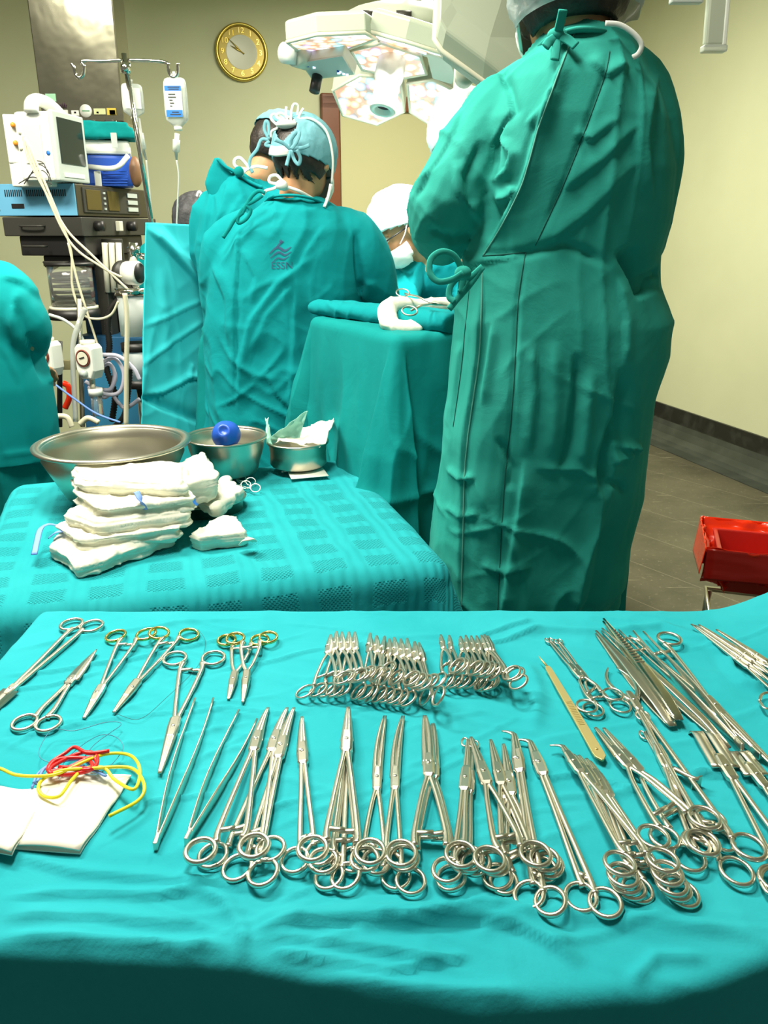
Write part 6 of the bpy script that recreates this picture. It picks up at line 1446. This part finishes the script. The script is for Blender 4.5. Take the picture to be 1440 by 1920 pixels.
mlt = N.new('ShaderNodeMath'); mlt.operation = 'MULTIPLY'; mlt.inputs[1].default_value = 1.0; L.new(vo.outputs['Distance'], mlt.inputs[0]); L.new(mlt.outputs[0], dr_.inputs['Fac'])
mm_ = N.new('ShaderNodeMixRGB'); mm_.blend_type = 'MULTIPLY'; mm_.inputs[0].default_value = 1; L.new(cr.outputs[0], mm_.inputs[1]); L.new(dr_.outputs[0], mm_.inputs[2])
L.new(mm_.outputs[0], b.inputs['Emission Color']); b.inputs['Emission Strength'].default_value = 1.9; b.inputs['Base Color'].default_value = (.3, .3, .3, 1); b.inputs['Roughness'].default_value = .3
t = thing('surgical_lamp', 'large many-faced operating lamp glowing above the surgeons', 'operating lamp', tuple(P(730, 100, 2.9)))
def module(pts, ext, lit=True, nm='lamp_module'):
    q = [P(*p) for p in pts]; c = sum(q, V(0, 0, 0))/len(q); nn = V(0, 0, 0)
    for i in range(len(q)): nn += (q[i]-c).cross(q[(i+1) % len(q)]-c)
    nn.normalize(); 
    if nn.z > 0: nn = -nn
    q = [p-nn*((p-c).dot(nn)) for p in q]
    up = -nn*ext; h = MB().loft([q, [p+up*.85 for p in q], [c+(p-c)*.9+up for p in q]]).build(nm, lampm, t, smooth=False, bevel=.004)
    if lit:
        MB().loft([[c+(p-c)*.93+nn*.004 for p in q], [c+(p-c)*.93+nn*.0005 for p in q]]).build('light_panel', led, h, smooth=False)
        fr = MB(); fr.tube([c+(p-c)*.97+nn*.003 for p in q], .006, 6, close=True); fr.build('panel_frame', M['cream'], h)
    return c, nn, h
module([(536, 78, 2.66), (593, 61, 2.58), (686, 58, 2.58), (706, 71, 2.66), (654, 89, 2.78), (565, 99, 2.84)], .055)
cB, nB, hB = module([(656, 92, 2.82), (715, 77, 2.76), (790, 103, 2.80), (802, 136, 2.90), (757, 146, 2.94), (677, 128, 2.92)], .07)
module([(622, 168, 3.02), (674, 136, 2.96), (752, 149, 2.95), (760, 206, 3.07), (707, 234, 3.13), (642, 215, 3.11)], .07)
module([(762, 156, 2.95), (812, 145, 2.92), (880, 182, 2.96), (876, 240, 3.08), (812, 236, 3.10), (768, 207, 3.06)], .07)
module([(690, 60, 2.62), (760, 73, 2.60), (835, 97, 2.62), (842, 108, 2.68), (800, 101, 2.81), (714, 73, 2.81)], .06)
module([(797, 104, 2.72), (842, 112, 2.70), (858, 140, 2.78), (845, 165, 2.84), (812, 143, 2.86)], .06, False, 'blank_module')
cp_, np_, hp_ = module([(561, 117, 2.80), (643, 105, 2.72), (666, 141, 2.80), (585, 151, 2.88)], .045, False, 'control_box')
pn = onm('panel_grey', (.42, .46, .42)); q = [P(566, 118, 2.79), P(641, 108, 2.71), P(660, 139, 2.78), P(587, 147, 2.86)]
q = [p-np_*((p-cp_).dot(np_))+np_*.002 for p in q]
cpn = MB().loft([q, [p+np_*.003 for p in q]]).build('control_face', pn, hp_, smooth=False)
ledb = bpy.data.materials.new('blue_indicator'); ledb.use_nodes = True; bb = ledb.node_tree.nodes['Principled BSDF']; bb.inputs['Emission Color'].default_value = (.5, .65, 1, 1); bb.inputs['Emission Strength'].default_value = 2
for i, (x, y) in enumerate(((590, 122), (641, 118), (646, 131), (636, 132), (652, 134), (577, 121), (638, 113))):
    p = P(x, y, 2.8); p = p-np_*((p-cp_).dot(np_))+np_*.006
    MB().box(p, (.008, .005, .006)).build('indicator', ledb if i < 5 else M['blue'], cpn, smooth=False)
p = P(595, 143, 2.84); MB().tube([p, p+np_*.05], .017, 16).build('knob', M['black'], t)
MB().tube([P(560, 103, 2.78), P(532, 99, 2.81)], [.030, .030], 20).build('side_knob', M['whitep'], t)
MB().tube([P(575, 108, 2.82), P(552, 102, 2.78)], [.036, .034], 20).build('side_arm', lampm, t)
# central handle
hA, hBt = P(734, 118, 2.84), P(717, 208, 2.79)
hm = bpy.data.materials.new('handle_cover'); hm.use_nodes = True; bb = hm.node_tree.nodes['Principled BSDF']; bb.inputs['Base Color'].default_value = (.9, .88, .8, 1); bb.inputs['Roughness'].default_value = .5
hz = (hBt-hA); hl = hz.length; hz.normalize(); hx = hz.orthogonal().normalized(); hy = hz.cross(hx)
MB().lathe([(.001, -.02), (.044, -.02), (.046, .02), (.046, .05), (.040, .06), (.038, hl*.8), (.042, hl*.97), (.040, hl), (.026, hl), (.024, hl-.02), (.001, hl-.02)], hA, 32, (hx, hy, hz)).build('sterile_handle', hm, t)
MB().lathe([(.001, hl-.019), (.0235, hl-.019), (.0235, hl-.016), (.001, hl-.016)], hA, 24, (hx, hy, hz)).build('handle_cap', onm('dark_cap', (.08, .03, .04)), t)
# hub and arm
MB().sphere(P(745, 52, 2.95), (.20, .16, .07), 24, 12).build('hub', lampm, t)
for x in (690, 757): MB().tube([P(x-14, 33, 2.80), P(x+14, 33, 2.80)], .02, 12).build('pivot', M['darkgrey'], t)
MB().tube([P(786, 45, 3.0), P(772, 0, 3.0), V(P(772, 0, 3.0).x-.02, 3.0, 2.95)], .026, 14).build('arm', lampm, t)
MB().sphere(P(800, 42, 3.0), (.09, .09, .06), 20, 10).build('joint_cover', lampm, t)
# second lamp nearer the camera, seen from outside
t = thing('surgical_lamp', 'pale grey-green lamp housing hanging nearer, partly behind the tall figure', 'operating lamp', tuple(P(930, 40, 2.3)))
m2 = principled('lamp_shell', (.42, .47, .37), .45)
out = [(822, -90, 2.30), (815, 74, 2.22), (828, 96, 2.22), (905, 152, 2.24), (1010, 235, 2.30), (1090, 150, 2.5), (1110, -40, 2.6), (990, -130, 2.5)]
q = [P(*p) for p in out]; c = sum(q, V(0, 0, 0))/8
n2_ = V(0, -.35, -.94)
q2 = [c+(p-c)*.93+V(-.004, -.03, .035) for p in q]
sh_ = MB().loft([q, q2, [c+(p-c)*.80+V(0, -.02, .07) for p in q]]).build('shell', m2, t, smooth=False, bevel=.01)
MB().tube(q, .007, 6, close=True).build('rim', M['cream'], sh_)
MB().loft([[c+(p-c)*.96+V(0, .05, -.012) for p in q], [c+(p-c)*.99 for p in q]]).build('lower_rim', m2, sh_, smooth=False)
MB().tube([c, V(c.x+.1, c.y, 2.95)], .03, 14).build('arm', lampm, t)
MB().tube([P(880, 128, 2.35), P(868, 150, 2.4)], [.034, .024], 14).build('pivot_cap', lampm, t)
lp = MB().box(P(868, 148, 2.48), (.05, .012, .05)).build('lit_edge', hm, t, smooth=False)
# clear handle hanging at the top right
t = thing('pendant_handle', 'clear plastic handle bar hanging from the ceiling at the top right', 'handle', tuple(P(1345, 0, 2.6)))
a, b_ = P(1350, -60, 2.60), P(1338, 88, 2.60)
MB().box((a+b_)/2, (.060, .03, (a-b_).length), (V(1, 0, 0), V(0, 1, 0), (a-b_).normalized())).build('bar', lampm, t, smooth=False, bevel=.008)
MB().box((P(1364, -60, 2.60)+P(1357, 85, 2.60))/2, (.012, .036, (a-b_).length), (V(1, 0, 0), V(0, 1, 0), (a-b_).normalized())).build('clear_edge', M['whitep'], t, smooth=False, bevel=.003)
MB().box(P(1338, 92, 2.60), (.068, .036, .018)).build('end_cap', M['frost'], t, smooth=False, bevel=.004)
MB().box(P(1287, -4, 2.60), (.09, .03, .03)).build('side_arm', M['grey'], t, smooth=False, bevel=.004)
MB().tube([a, V(a.x, a.y, 2.95)], .02, 12).build('stem', lampm, t)

# ------------------------------------------------------------------ red waste bin
zb = .50
FL = G(1325, 1035, zb); ua = V(.955, -.297, 0).normalized(); ub = V(.30, .955, 0).normalized(); w_, d_ = .40, .30
t = thing('waste_bin', 'red waste bin on a low wheeled stand at the right edge', 'waste bin', (FL.x+.2, FL.y+.1, 0))
def bq(s, z, ins=0): return [FL+ua*a*w_+ub*b_*d_+V(0, 0, z-zb)+(ua*(.5-a)+ub*(.5-b_))*s for a, b_ in ((0, 0), (1, 0), (1, 1), (0, 1))]
MB().loft([bq(.13, zb-.15), bq(.07, zb-.01), bq(.10, zb-.01), bq(.15, zb-.14)]).build('tub', M['redbox'], t, smooth=False, bevel=.004)
pts = bq(0, zb)
for i in range(4):
    a, b_ = pts[i], pts[(i+1) % 4]; cen = FL+ua*w_/2+ub*d_/2
    inn = (cen-(a+b_)/2).normalized()
    lip = crumple('bag_lip', [a-inn*.012+V(0, 0, -.085-.03*(i == 3)), b_-inn*.012+V(0, 0, -.075), b_-inn*.002+V(0, 0, .012), a-inn*.002+V(0, 0, .012)], M['redbox'] if i == 0 else M['redbag'], t, amp=.003 if i == 0 else .0006, seed=7+i, n=14)
    crumple('bag_side', [a-inn*.002+V(0, 0, .012), b_-inn*.002+V(0, 0, .012), b_+inn*.07+V(0, 0, -.13), a+inn*.07+V(0, 0, -.13)], M['redbag'], t, amp=.012, seed=17+i, n=22)
crumple('bag_bottom', [p+V(0, 0, -.11) for p in bq(.10, zb)], M['redbag'], t, amp=.03, seed=27, n=24)
for p in bq(.10, .27): MB().tube([p, V(p.x, p.y, .05)], .012, 10).build('leg', M['steel_dull'], t)
for p in bq(.10, .03): MB().sphere(p, .028, 14, 10).build('wheel', M['black'], t)
MB().tube(bq(.08, .27), .010, 8, close=True).build('frame_ring', M['steel_dull'], t)
# ceiling lamps the light comes from
for nm, (x, y), (sx_, sy_) in (('front', (-.3, 1.15), (.7, .4)), ('right', (.35, 4.1), (1.2, .6)), ('left', (-1.4, 2.0), (1.2, .6))):
    t = thing('ceiling_lamp', 'flat white ceiling lamp panel '+dict(front='above the instrument table', right='beyond the operating lamp', left='above the left side of the room')[nm], 'ceiling lamp', (x, y, 2.95))
    MB().box(V(x, y, 2.942), (sx_+.06, sy_+.06, .012)).build('frame', M['whitep'], t, smooth=False)
